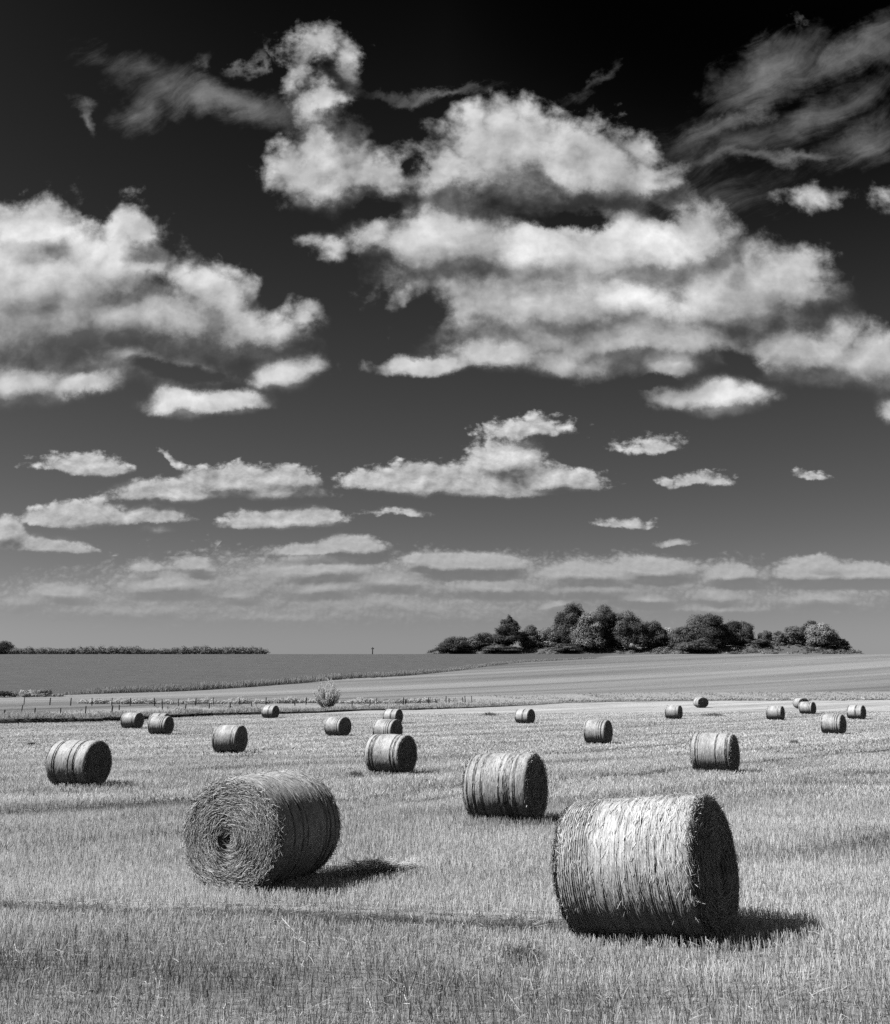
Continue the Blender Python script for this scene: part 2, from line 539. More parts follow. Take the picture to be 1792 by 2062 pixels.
def smooth_ground(x, y):
    """ground height in world coordinates, without ruts"""
    x = np.asarray(x, float); y = np.asarray(y, float)
    z = profile(y) + CAM_H
    z = z + 0.005 * np.clip(x, -45, 60) * sstep(y, 18, 50) * (1 - sstep(y, 110, 170))
    z = z + 0.10 * (vnoise(x / 9.0 + 3.3, y / 9.0, 5) - 0.5) * sstep(y, 14, 40) * (1 - sstep(y, 200, 300)) * 0.6
    # a hummock: the ground by the largest bale falls to the left
    z = z + 0.11 * (x - 2.06) * np.exp(-((x - 2.06) / 1.7) ** 2 - ((y - 10.1) / 1.8) ** 2)
    if BANK is not None:
        z = z + BANK(x, y)
    return z


def hit(px, py, ymax=352.0, y0=3.0):
    """where the sight line through a photo point meets the ground"""
    sx, sz = ray(px, py)
    ys = np.concatenate([np.arange(y0, 30, 0.02), np.arange(30, ymax, 0.1)])
    g = smooth_ground(sx * ys, ys)
    below = np.nonzero(CAM_H + sz * ys <= g)[0]
    y = ys[below[0]] if len(below) else ymax
    return np.array([sx * y, y, float(smooth_ground(sx * y, y))])


def hits(pts, **k):
    return np.array([hit(a, b, **k) for a, b in pts])


def poly_dist(x, y, pl):
    """distance to a polyline in plan, and the side (+ = beyond, larger y)"""
    best = np.full(np.shape(x), 1e9); side = np.zeros(np.shape(x))
    for a, b in zip(pl[:-1, :2], pl[1:, :2]):
        d = b - a; l2 = (d ** 2).sum()
        t = np.clip(((x - a[0]) * d[0] + (y - a[1]) * d[1]) / l2, 0, 1)
        ex = x - (a[0] + t * d[0]); ey = y - (a[1] + t * d[1])
        e = np.hypot(ex, ey)
        s = np.sign(d[0] * (y - a[1]) - d[1] * (x - a[0]))
        up = e < best
        best = np.where(up, e, best); side = np.where(up, s, side)
    return best, side


# wheel tracks and dark strips in the stubble, as points of the photograph: (points, half width in m, depth of effect)
TRACKS_PX = [
    ([(-120, 1818), (0, 1826), (150, 1834), (400, 1842), (700, 1853), (900, 1862), (1110, 1870)], 0.40, 1.15),
    ([(287, 1651), (372, 1645), (690, 1612), (830, 1597), (938, 1582), (1107, 1576), (1300, 1560), (1494, 1539), (1594, 1531), (1800, 1510), (1900, 1500)], 0.36, 0.95),
    ([(287, 1667), (372, 1662), (690, 1636), (820, 1620), (938, 1602), (1107, 1594)], 0.36, 0.95),
    ([(-60, 1642), (0, 1640), (200, 1628), (358, 1613)], 0.55, 0.55),
    ([(1490, 1742), (1650, 1722), (1792, 1694), (1900, 1672)], 0.40, 0.28),
    ([(0, 1503), (50, 1501), (90, 1499)], 0.25, 1.0),
    ([(820, 1542), (1100, 1521), (1380, 1497)], 0.5, 0.5),
    ([(0, 1716), (180, 1700), (370, 1690)], 0.35, 0.4),
    ([(-40, 1955), (250, 1950), (600, 1962), (1000, 1975)], 0.45, 0.22),
    ([(1200, 1960), (1500, 1945), (1850, 1950)], 0.35, 0.22),
]
TRACKS = [(hits(p), w, s) for p, w, s in TRACKS_PX]


def rows(x, y):
    """coordinates across and along the drilled rows (headland in front, slanting rows beyond)"""
    t = sstep(y, 10.5, 17.0)
    r0 = y + 0.16 * x; s0 = x - 0.16 * y
    r1 = 0.75 * y - 0.66 * x; s1 = 0.66 * y + 0.75 * x
    return r0 * (1 - t) + r1 * t, s0 * (1 - t) + s1 * t


def track_amount(x, y):
    t = np.zeros(np.shape(x))
    wob = (vnoise(np.asarray(x) * 1.7, np.asarray(y) * 1.7, 41) - 0.5)
    for pl, w, s in TRACKS:
        near = (x > pl[:, 0].min() - 3) & (x < pl[:, 0].max() + 3) & (y > pl[:, 1].min() - 3) & (y < pl[:, 1].max() + 3)
        if not near.any():
            continue
        d, _ = poly_dist(np.asarray(x)[near], np.asarray(y)[near], pl)
        d = d + wob[near] * w * 0.6
        t[near] = np.maximum(t[near], s * (1 - sstep(d, w * 0.70, w * 1.20)))
    return t


def streak(x, y):
    """natural unevenness of the crop along the rows, about -1..1"""
    r, s = rows(x, y)
    a = fbm(r * 0.55, s * 0.035, 61, 4) - 0.5
    b = fbm(np.asarray(x) * 0.35, np.asarray(y) * 0.5, 67, 3) - 0.5
    c = vnoise(r * 0.85, s * 0.012, 71) - 0.5            # swaths of the combine
    d = vnoise(r * 2.6, s * 0.03, 73) - 0.5
    return 1.5 * a + 0.9 * b + 0.75 * c + 0.45 * d


# field boundaries: edge of the far dark crop, and the near edge of the meadow strip
DARK_EDGE = hits([(-300, 1404), (0, 1402), (60, 1401), (135, 1399), (376, 1391), (503, 1383), (629, 1373), (691, 1366), (805, 1361), (921, 1350), (987, 1340), (1054, 1333), (1200, 1325.5)], ymax=345)
DARK_EDGE = np.vstack([DARK_EDGE, [[60.0, 352.0, 0], [75, 420, 0]]])
MEADOW_EDGE = hits([(-400, 1462), (-150, 1460), (0, 1458), (144, 1455), (243, 1452), (340, 1446), (431, 1441.5), (520, 1439), (593, 1437), (631, 1436), (731, 1431), (831, 1430), (971, 1425), (1075, 1420), (1135, 1416)])
MEADOW_EDGE = np.vstack([MEADOW_EDGE, hits([(1250, 1413), (1450, 1411), (1650, 1410), (1900, 1409)])])


# ground sheet ------------------------------------------------------
def axis(segments):
    out = []
    for a, b, step0, step1 in segments:
        v = a
        while v < b:
            out.append(v)
            t = (v - a) / (b - a)
            v += step0 + (step1 - step0) * t
    return np.array(out)


ypos = np.concatenate([-np.geomspace(400, 1, 22), axis([(0, 5, .5, .2), (5, 22, .07, .10), (22, 60, .12, .5), (60, 140, .6, 1.0), (140, 400, 1.5, 3), (400, 1000, 12, 40)]), np.geomspace(1000, 9000, 20)])
xh = axis([(0, 8, .08, .10), (8, 20, .12, .4), (20, 60, .5, 1.2), (60, 200, 1.6, 5), (200, 600, 8, 40)])
xpos = np.concatenate([-np.geomspace(600, 6000, 16)[::-1], -xh[:0:-1], xh, np.geomspace(600, 6000, 16)])
GX, GY = np.meshgrid(xpos, ypos)
GZ = smooth_ground(GX, GY)
# bank of earth the tree clump stands on
_bx = np.array([852, 868, 890, 930, 1000, 1100, 1340, 1420, 1500, 1560, 1690, 1708, 1730]) - 896.0
_bx = _bx * 0.178
_bh = np.array([0, .9, 1.7, 2.0, 2.1, 2.3, 2.3, 2.6, 3.4, 3.5, 3.1, 2.0, 0])


def BANK(x, y):
    return np.interp(x, _bx, _bh) * sstep(y, 351, 357.5) * (1 - sstep(y, 376, 392))


GZ = smooth_ground(GX, GY)
tr = track_amount(GX.ravel(), GY.ravel()).reshape(GX.shape)
GZ = GZ - 0.05 * tr * (GY < 30)
lump = (vnoise(GX * 3.1, GY * 3.1, 9) - 0.5) * 0.03 + (vnoise(GX * 9, GY * 9, 10) - 0.5) * 0.012
GZ = GZ + lump * (np.abs(GX) < 25) * (GY < 40) * (GY > 0)
nx, ny = len(xpos), len(ypos)
idx = np.arange(nx * ny).reshape(ny, nx)
faces = np.stack([idx[:-1, :-1], idx[:-1, 1:], idx[1:, 1:], idx[1:, :-1]], -1).reshape(-1, 4)
gx, gy = GX.ravel(), GY.ravel()
dd, ds = poly_dist(gx, gy, DARK_EDGE)
sd_dark = np.clip(np.where((gy > 100) & (ds > 0), dd, -dd), -30, 30)
dm, ms = poly_dist(gx, gy, MEADOW_EDGE)
sd_mead = np.clip(np.where((gy > 60) & (ms > 0), dm, -dm), -30, 60)
sk = streak(gx, gy)
# the far side of the fence carries another stubble, seen with fewer straws and wider windrow stripes
q = 0.80 * gy - 0.60 * gx
hill = 1.5 * (fbm(q * 0.10, (0.6 * gy + 0.8 * gx) * 0.006, 77, 3) - 0.5) + 0.9 * (vnoise(q * 0.32, gx * 0.01, 78) - 0.5)


def ground_material():
    m, nt, b = mat_new('ground', 0.95, 0.1)
    L = nt.links.new

    def attr(n):
        a = nt.nodes.new('ShaderNodeAttribute'); a.attribute_name = n; return a.outputs['Fac']

    def mm(op, a, b2, c=None, clamp=False):
        n = nt.nodes.new('ShaderNodeMath'); n.operation = op; n.use_clamp = clamp
        for s, v in zip(n.inputs, (a, b2, c)):
            if v is None: continue
            if hasattr(v, 'is_output'): L(v, s)
            else: s.default_value = v
        return n.outputs[0]
    tcn = nt.nodes.new('ShaderNodeTexCoord')

    def nz(scale, detail, stretch=(1, 1, 1), rot=0.0, rough=0.6):
        mp = nt.nodes.new('ShaderNodeMapping'); mp.inputs['Scale'].default_value = stretch; mp.inputs['Rotation'].default_value = (0, 0, rot)
        L(tcn.outputs['Object'], mp.inputs[0])
        n = nt.nodes.new('ShaderNodeTexNoise'); n.inputs['Scale'].default_value = scale; n.inputs['Detail'].default_value = detail
        n.inputs['Roughness'].default_value = rough
        L(mp.outputs[0], n.inputs['Vector'])
        return mm('SUBTRACT', n.outputs['Fac'], 0.5)

    def sm(v, lo, hi):
        n = nt.nodes.new('ShaderNodeMapRange'); n.interpolation_type = 'SMOOTHSTEP'
        L(v, n.inputs['Value']); n.inputs['From Min'].default_value = lo; n.inputs['From Max'].default_value = hi
        return n.outputs[0]

    def mixv(a, b2, t):
        return mm('ADD', mm('MULTIPLY', a, mm('SUBTRACT', 1.0, t)), mm('MULTIPLY', b2, t))
    fine = nz(26.0, 6, rough=0.7)
    mid = nz(2.2, 5)
    big = nz(0.35, 4)
    comb_ = nz(1.0, 5, (0.25, 2.6, 1.0), rad(-41))
    stub = mm('MULTIPLY_ADD', attr('streak'), 0.16, 0.42)
    stub = mm('MULTIPLY_ADD', fine, 0.34, stub)
    stub = mm('MULTIPLY_ADD', mid, 0.16, stub)
    stub = mm('MULTIPLY_ADD', comb_, 0.16, stub)
    stub = mm('MULTIPLY', stub, mm('MULTIPLY_ADD', attr('track'), -0.75, 1.0))  # track soil darkened in colour, rut shade included
    mead = mm('MULTIPLY_ADD', mid, 0.22, 0.33)
    mead = mm('MULTIPLY_ADD', fine, 0.30, mead)
    mead = mm('MULTIPLY_ADD', big, 0.16, mead)
    hillc = mm('MULTIPLY_ADD', attr('hill'), 0.13, 0.205)
    hillc = mm('MULTIPLY_ADD', mid, 0.10, hillc)
    hillc = mm('MULTIPLY_ADD', comb_, 0.09, hillc)
    beyond = mixv(mead, hillc, sm(attr('sdm'), 22.0, 30.0))
    dark = mm('MULTIPLY_ADD', big, 0.05, 0.105)
    dark = mm('MULTIPLY_ADD', nz(1.0, 5, (0.10, 1.6, 1.0), rad(-8)), 0.09, dark)
    dark = mm('MULTIPLY_ADD', mid, 0.03, dark)
    c = mixv(stub, beyond, sm(mm('MULTIPLY_ADD', mid, 1.2, attr('sdm')), -0.15, 0.15))
    c = mixv(c, dark, sm(mm('MULTIPLY_ADD', mid, 7.0, attr('sdd')), -2.2, 2.8))
    bank = mm('MULTIPLY_ADD', mid, 0.14, 0.13)
    c = mixv(c, bank, sm(attr('bank'), 0.05, 0.3))
    c = mm('MAXIMUM', c, 0.02)
    cc = nt.nodes.new('ShaderNodeCombineColor')
    for s in cc.inputs[:3]:
        L(c, s)
    L(cc.outputs[0], b.inputs['Base Color'])
    bp = nt.nodes.new('ShaderNodeBump'); bp.inputs['Distance'].default_value = 0.06; bp.inputs['Strength'].default_value = 0.9
    L(mm('ADD', fine, mm('MULTIPLY', mid, 1.2)), bp.inputs['Height']); L(bp.outputs[0], b.inputs['Normal'])
    return m


ground = mk('ground', np.stack([gx, gy, GZ.ravel()], 1), faces, ground_material(),
            {'streak': sk, 'track': tr.ravel(), 'sdd': sd_dark, 'sdm': sd_mead, 'hill': hill, 'bank': BANK(gx, gy)}, smooth_=True)
tag(ground, kind='structure')


def ground_z(x, y):
    x = np.asarray(x, float); y = np.asarray(y, float)
    return smooth_ground(x, y) - 0.05 * track_amount(np.atleast_1d(x), np.atleast_1d(y)).reshape(np.shape(x)) * (y < 30)

# ================================================================== round bales
BALE_R, BALE_L = 0.65, 1.27


def wrap_material():
    """straw under netting: fine streaks run round the bale ('arc' = length round it), flecks, from the 'tone' attribute"""
    m, nt, b = mat_new('net_wrapped_straw', 0.55, 0.35)
    L = nt.links.new

    def nd(t, **k):
        n = nt.nodes.new(t)
        for a_, v in k.items():
            setattr(n, a_, v)
        return n
    at = nd('ShaderNodeAttribute'); at.attribute_name = 'tone'
    ar = nd('ShaderNodeAttribute'); ar.attribute_name = 'arc'
    tcn = nd('ShaderNodeTexCoord'); sp = nd('ShaderNodeSeparateXYZ'); L(tcn.outputs['Object'], sp.inputs[0])

    def nz(sx, sa, detail, rough):
        mx = nd('ShaderNodeMath', operation='MULTIPLY'); L(sp.outputs[0], mx.inputs[0]); mx.inputs[1].default_value = sx
        ma = nd('ShaderNodeMath', operation='MULTIPLY'); L(ar.outputs['Fac'], ma.inputs[0]); ma.inputs[1].default_value = sa
        oi = nd('ShaderNodeObjectInfo')
        c = nd('ShaderNodeCombineXYZ'); L(mx.outputs[0], c.inputs[0]); L(ma.outputs[0], c.inputs[1])
        mo = nd('ShaderNodeMath', operation='MULTIPLY'); L(oi.outputs['Random'], mo.inputs[0]); mo.inputs[1].default_value = 50
        L(mo.outputs[0], c.inputs[2])
        n = nd('ShaderNodeTexNoise'); n.inputs['Scale'].default_value = 1; n.inputs['Detail'].default_value = detail; n.inputs['Roughness'].default_value = rough
        L(c.outputs[0], n.inputs['Vector'])
        return n.outputs['Fac']
    val = at.outputs['Fac']
    hgt_ = None
    for f, k in ((nz(120, 10, 4, .65), 1.10), (nz(190, 60, 3, .6), 0.95), (nz(9, 7, 3, .6), 0.45)):
        s1 = nd('ShaderNodeMath', operation='SUBTRACT'); L(f, s1.inputs[0]); s1.inputs[1].default_value = 0.5
        s2 = nd('ShaderNodeMath', operation='MULTIPLY_ADD'); L(s1.outputs[0], s2.inputs[0]); s2.inputs[1].default_value = k; L(val, s2.inputs[2])
        val = s2.outputs[0]
    mr = nd('ShaderNodeMapRange'); mr.inputs['To Min'].default_value = 0.04; mr.inputs['To Max'].default_value = 0.86; L(val, mr.inputs['Value'])
    cc = nd('ShaderNodeCombineColor')
    for s_ in cc.inputs[:3]:
        L(mr.outputs[0], s_)
    L(cc.outputs[0], b.inputs['Base Color'])
    bp = nd('ShaderNodeBump'); bp.inputs['Distance'].default_value = 0.006; bp.inputs['Strength'].default_value = 0.8
    L(val, bp.inputs['Height']); L(bp.outputs[0], b.inputs['Normal'])
    return m


M_WRAP = wrap_material()
M_FACE = tone_mat('straw_end', 0.02, 0.72, 0.65, 0.3, scale=30.0, amount=0.45, bump=0.015)
M_STRAW = tone_mat('loose_straw', 0.10, 0.92, 0.5, 0.4)


def bands_of(seed, kind):
    """(position along the axis 0..1, half width, depth, darkening) of the furrows the wrapping leaves"""
    r = np.random.default_rng(seed)
    out = []
    if kind == 'right_hero':
        for k in range(12): out.append((0.03 + 0.0172 * k, 0.0032, 0.009, .75))
        for c, n in ((0.238, 3), (0.30, 1), (0.36, 1), (0.47, 3), (0.54, 2), (0.62, 3), (0.70, 2), (0.755, 2), (0.82, 2), (0.90, 1)):
            for k in range(n): out.append((c + 0.0125 * k, 0.0030, 0.007, .30 + .4 * r.random()))
    elif kind == 'left_hero':
        for c, n in ((0.20, 2), (0.34, 2), (0.42, 1), (0.74, 2), (0.80, 3), (0.9, 2)):
            for k in range(n): out.append((c + 0.014 * k, 0.006, 0.022, .95))
    elif kind == 'mid_hero':
        for c, n in ((0.06, 2), (0.16, 3), (0.285, 3), (0.57, 2), (0.65, 7), (0.8, 3)):
            for k in range(n): out.append((c + 0.016 * k, 0.005, 0.020, .95))
    else:
        for c in np.sort(r.uniform(0.05, 0.3, 2)).tolist() + np.sort(r.uniform(0.55, 0.92, 3)).tolist():
            for k in range(r.integers(1, 4)): out.append((c + 0.02 * k, 0.009, 0.022, .95))
    return out


def make_bale(seed, kind, detail):
    """one bale along local x, standing on local z = 0; detail 2 near, 1 middle, 0 far"""
    r = np.random.default_rng(seed)
    root = empty('round_bale')
    nth, nt_ = ((120, 70), (260, 160), (640, 400))[detail]
    th = np.linspace(0, 2 * np.pi, nth, endpoint=False) - np.pi / 2
    t = np.linspace(0, 1, nt_)
    TH, T = np.meshgrid(th, t)
    xx = (T - 0.5) * BALE_L
    lowf = (vnoise(TH / (2 * np.pi) * 7, T * 4, seed, period=7) - 0.5) * 0.016 + (vnoise(TH / (2 * np.pi) * 40, T * 26, seed + 1, period=40) - 0.5) * 0.006
    edge = np.minimum(T, 1 - T) * BALE_L
    rr = BALE_R - 0.012 - 0.055 * (1 - np.sqrt(np.clip(1 - (1 - np.clip(edge / 0.075, 0, 1)) ** 2, 0, 1))) + lowf
    rr = rr + 0.012 * np.sin(np.pi * T)
    groove = np.zeros_like(T); darkb = np.zeros_like(T)
    for c, w, dp, dk in bands_of(seed, kind):
        wob = c + (vnoise(TH / (2 * np.pi) * 9, TH * 0 + c * 91, seed + 3, period=9) - 0.5) * 0.006
        g = np.exp(-((T - wob) / w) ** 2)
        groove = np.maximum(groove, g * dp)
        darkb = np.maximum(darkb, np.exp(-((T - wob) / (w * 1.25)) ** 2) * dk * np.clip(1.9 * vnoise(TH / (2 * np.pi) * 34, T * 3 + c * 50, seed + 5, period=34) - .1, 0, 1.1))
    rr = rr - groove
    # fine twists of straw lying round the bale
    fine = fbm(TH / (2 * np.pi) * 48, T * 150, seed + 7, 2, period=48)
    rr = rr + (fine - 0.5) * 0.008
    yy = rr * np.cos(TH); zz = rr * np.sin(TH) + BALE_R
    zz = np.where(zz < 0.012, 0.012 + 0.1 * (zz - 0.012), zz)
    patch = fbm(TH / (2 * np.pi) * 6, T * 5, seed + 11, 3, period=6)
    tone = 0.48 + 0.30 * (fine - 0.5) + 0.45 * (patch - 0.5) - 0.55 * darkb
    ii = np.arange(nth * nt_).reshape(nt_, nth)
    nxt = np.roll(ii, -1, 1)
    f = np.stack([ii[:-1], nxt[:-1], nxt[1:], ii[1:]], -1).reshape(-1, 4)
    f = f[:, ::-1]
    mk('net_wrap', np.stack([xx, yy, zz], -1), f, M_WRAP, {'tone': tone.ravel(), 'arc': ((TH + np.pi / 2) * BALE_R).ravel()}, root, True)
    # the two ends: a shallow dome of coiled straw
    for side in (-1, 1):
        nr = (30, 70, 150)[detail]; na = (80, 180, 360)[detail]
        rho = np.linspace(0.004, 1, nr); an = np.linspace(0, 2 * np.pi, na, endpoint=False)
        AN, RH = np.meshgrid(an, rho)
        rim = BALE_R - 0.058 + (vnoise(an / (2 * np.pi) * 30, an * 0, seed + 20 + side, period=30) - 0.5) * 0.02
        rad_ = RH * rim[None, :]
        spiral = 0.5 + 0.5 * np.sin(rad_ * 85 - AN * 1.0 * side + 3 * vnoise(AN / (2 * np.pi) * 9, rad_ * 9, seed + 30 + side, period=9))
        lump = fbm(AN / (2 * np.pi) * 26, rad_ * 28, seed + 40 + side, 3, period=26)
        out = BALE_L / 2 - 0.006 + 0.02 * (1 - RH ** 2) - 0.012 * np.clip((RH - 0.93) / 0.07, 0, 1) ** 2 + 0.012 * spiral + (lump - 0.5) * 0.05
        hy, hz = (0.06, -0.10)
        hole = np.exp(-(((rad_ * np.cos(AN) - hy - 0.3 * (rad_ * np.sin(AN) - hz)) / 0.07) ** 2 + ((rad_ * np.sin(AN) - hz) / 0.15) ** 2))
        out = out - (0.17 if kind == 'left_hero' else 0.06) * hole
        X = side * out
        Y = rad_ * np.cos(AN); Z = np.maximum(rad_ * np.sin(AN) + BALE_R, 0.012)
        jj = np.arange(nr * na).reshape(nr, na)
        nx2 = np.roll(jj, -1, 1)
        f = np.stack([jj[:-1], jj[1:], nx2[1:], nx2[:-1]], -1).reshape(-1, 4)
        if side > 0:
            f = f[:, ::-1]
        tone = 0.34 + 0.5 * (lump - 0.5) + 0.16 * spiral
        parts = [(np.stack([X, Y, Z], -1).reshape(-1, 3), f)]
        tones = [tone.ravel()]
        n = (160, 2200, 14000)[detail]
        # straws laid round the coil
        q = np.sqrt(r.uniform(0.002, 1, n)) * (BALE_R - 0.035); a = r.uniform(0, 2 * np.pi, n)
        ang = a + np.pi / 2 + r.normal(0, 0.38, n)
        dirs = np.stack([r.normal(0.0, 0.14, n) * side, np.cos(ang), np.sin(ang)], -1)
        ln = r.uniform(0.06, 0.24, n) * (1 if detail else 1.2)
        wd = r.uniform(0.0025, 0.0062, n) * (1, 1.6, 3.0)[2 - detail]
        c = np.stack([side * (BALE_L / 2 - 0.008 + 0.02 * (1 - (q / BALE_R) ** 2) + r.uniform(0.002, 0.045, n) - 0.02 * np.clip((q / BALE_R - 0.86) / 0.06, 0, 1) ** 2),
                      q * np.cos(a), np.maximum(q * np.sin(a) + BALE_R, 0.03)], -1)
        hole = np.exp(-(((c[:, 1] - hy - 0.3 * (c[:, 2] - BALE_R - hz)) / 0.07) ** 2 + ((c[:, 2] - BALE_R - hz) / 0.15) ** 2))
        c[:, 0] -= side * (0.17 if kind == 'left_hero' else 0.05) * hole
        ln = np.where(hole > 0.30, ln * 0.02, ln)
        s = unit(np.cross(dirs, np.stack([np.full(n, side) + 0.0, r.normal(0, .5, n), r.normal(0, .5, n)], -1)))
        bend = np.stack([np.zeros(n), -np.cos(a), -np.sin(a)], -1) * -(ln ** 2 / np.maximum(q, .08) / 8)[:, None]
        v, fs = strips(c, unit(dirs), s, ln, wd, bend)
        parts.append((v, fs)); tones.append(np.repeat(np.clip(r.beta(2.0, 1.7, n) * 1.25, 0.1, 1.3), 6))
        vv_, ff_ = merge(parts)
        mk('end_face', vv_, ff_, M_FACE, {'tone': np.concatenate(tones)}, root, True)
    # straws that lie on or poke out of the wrapping, and the ragged rims
    n = (50, 800, 3000)[detail]
    a = r.uniform(-0.35, np.pi + 0.35, n); x = r.uniform(-0.5, 0.5, n) * BALE_L
    a = np.where(r.random(n) < .5, a, r.uniform(0, 2 * np.pi, n))
    tang = np.stack([np.zeros(n), -np.sin(a), np.cos(a)], -1); rad3 = np.stack([np.zeros(n), np.cos(a), np.sin(a)], -1)
    k = r.normal(0, 0.32, n)[:, None]
    d = unit(tang + np.array([1.0, 0, 0]) * k + rad3 * r.normal(0.0, 0.10, n)[:, None])
    ln = r.uniform(0.02, 0.10, n)
    wd = r.uniform(0.0025, 0.006, n) * (1, 1.3, 2.2)[2 - detail]
    c = np.stack([x, 0 * x, 0 * x + BALE_R], -1) + rad3 * (BALE_R - 0.004 - 0.045 * np.clip(1 - (0.5 * BALE_L - np.abs(x)) / 0.06, 0, 1) ** 2 + r.uniform(0.000, 0.014, n))[:, None]
    s = unit(np.cross(d, rad3 + r.normal(0, 0.4, (n, 3))))
    bend = rad3 * (ln ** 2 / BALE_R / 8)[:, None]
    parts = [strips(c, d, s, ln, wd, bend)]
    tones = [np.repeat(np.clip(r.normal(0.60, 0.27, n), 0.02, 1.15), 6)]
    n = (110, 800, 3400)[detail]
    a = r.uniform(0, 2 * np.pi, n); sd_ = np.where(r.random(n) < .5, -1.0, 1.0)
    tang = np.stack([np.zeros(n), -np.sin(a), np.cos(a)], -1); rad3 = np.stack([np.zeros(n), np.cos(a), np.sin(a)], -1)
    axd = np.stack([sd_, 0 * a, 0 * a], -1)
    d = unit(tang * r.normal(0, 1.0, n)[:, None] + rad3 * r.uniform(-0.1, 0.6, n)[:, None] + axd * r.uniform(-0.5, 0.7, n)[:, None])
    ln = r.uniform(0.05, 0.17, n)
    c = np.stack([sd_ * (BALE_L / 2 - r.uniform(-0.004, 0.075, n)), 0 * a, 0 * a + BALE_R], -1) + rad3 * (BALE_R - r.uniform(0.018, 0.075, n))[:, None]
    s = unit(np.cross(d, r.normal(0, 1, (n, 3))))
    v, f = strips(c, d, s, ln, r.uniform(0.003, 0.0065, n) * (1, 1.4, 2.6)[2 - detail], None)
    parts.append((v, f)); tones.append(np.repeat(np.clip(r.normal(0.55, 0.22, n), 0.08, 1.1), 6))
    v, f = merge(parts)
    v[:, 2] = np.maximum(v[:, 2], 0.015)
    tag(mk('loose_straw', v, f, M_STRAW, {'tone': np.concatenate(tones)}, root), kind='stuff')
    return root


# (photo x of the middle, x span, top y, base y, turn of the axis in degrees, prototype, label)
# turn > 0: the right hand end comes nearer to the camera
BALES = [
    ('right_hero', 1133, 1508, 1606, 1889, 32, 'largest straw bale, ribbed wrapping lit towards us, shadowed end at its right'),
    ('left_hero', 370, 686, 1556, 1785, -66, 'big straw bale showing its sunlit coiled straw end with a dark eye'),
    ('mid_hero', 938, 1105, 1518, 1653, 25, 'straw bale standing between and just behind the two biggest bales'),
    ('m1', 735, 839, 1481, 1558, 29, 'front bale of the overlapping column of three in mid field'),
    ('m2', 95, 218, 1496, 1583, 17, 'straw bale alone on the left with wide dark end, nearest the left edge'),
    ('m3', 1393, 1490, 1476, 1556, 30, 'straw bale in mid field directly behind the largest bale on the right'),
    ('f1', 426, 498, 1461, 1516, 17, 'straw bale directly behind the one showing its sunlit coiled end'),
    ('f2', 651, 708, 1443, 1482, 34, 'straw bale just left of the overlapping column of three'),
    ('f3', 771, 811, 1429, 1457, 28, 'smallest and farthest bale of the overlapping column of three'),
    ('f1', 243, 288, 1433, 1467, 17, 'straw bale against the dark field margin, left of a close neighbour'),
    ('f2', 298, 348, 1439, 1479, 14, 'straw bale with another bale peeping over its dark end'),
    ('f3', 526, 562, 1418, 1446, 23, 'small far bale close to the field margin, left of the pale willow bush'),
    ('f2', 1173, 1236, 1447, 1497, 31, 'straw bale standing alone between the middle bale and the right hand group'),
    ('f1', 1339, 1375, 1420, 1448, 33, 'small far bale just in front of the dark one by the scrub'),
    ('f3', 1037, 1077, 1428, 1457, 37, 'small far bale alone near the end of the fence'),
    ('f2', 1652, 1706, 1437, 1478, 40, 'largest and nearest bale of the far group at the right edge'),
    ('f1', 1544, 1580, 1422, 1450, 35, 'leftmost bale of the far group at the right edge'),
    ('f2', 1610, 1643, 1412, 1438, 43, 'far pale bale half hiding a dark round bale behind it'),
    ('f3', 1707, 1743, 1420, 1448, 43, 'rightmost bale of the far group, closest to the right edge'),
    ('f3', 1398, 1425, 1405, 1425, 78, 'dark bale in shade at the strip of scrub, seen end on'),
    ('f2', 747, 813, 1458, 1494, 30, 'middle bale of the overlapping column of three, its base hidden'),
    ('f1', 1601, 1626, 1405, 1427, 78, 'dark round bale end half hidden behind a pale far bale'),
    ('f3', 300, 341, 1437, 1472, 14, 'hidden bale whose dark top edge peeps over the bale before it'),
]
protos = {}
bale_spots = []
for kind, xa, xb, ya, yb, turn, label in BALES:
    cx = (xa + xb) / 2
    _, st = ray(cx, ya); sx, sb = ray(cx, yb)
    at, ab = math.atan(st), math.atan(sb)
    # distance along the sight line from where the ground is met below the middle of the bale
    R0 = BALE_R
    y = R0 / math.sin((at - ab) / 2) * math.cos((at + ab) / 2)
    lo, hi = y * 0.8, y * 1.25
    best = None
    for yy_ in np.linspace(lo, hi, 400):
        g = float(smooth_ground(sx * yy_, yy_))
        d_ = math.hypot(yy_, g + BALE_R - CAM_H)
        m_ = math.atan2(g + BALE_R - CAM_H, yy_)
        low = math.tan(m_ - math.asin(min(1, BALE_R / d_)))
        e = abs(low - sb) * 1.0 + 0.25 * abs(math.tan(m_ + math.asin(min(1, BALE_R / d_))) - st)
        if best is None or e < best[0]:
            best = (e, yy_, g)
    y = best[1]
    bale_spots.append((sx * y, y, best[2], turn))
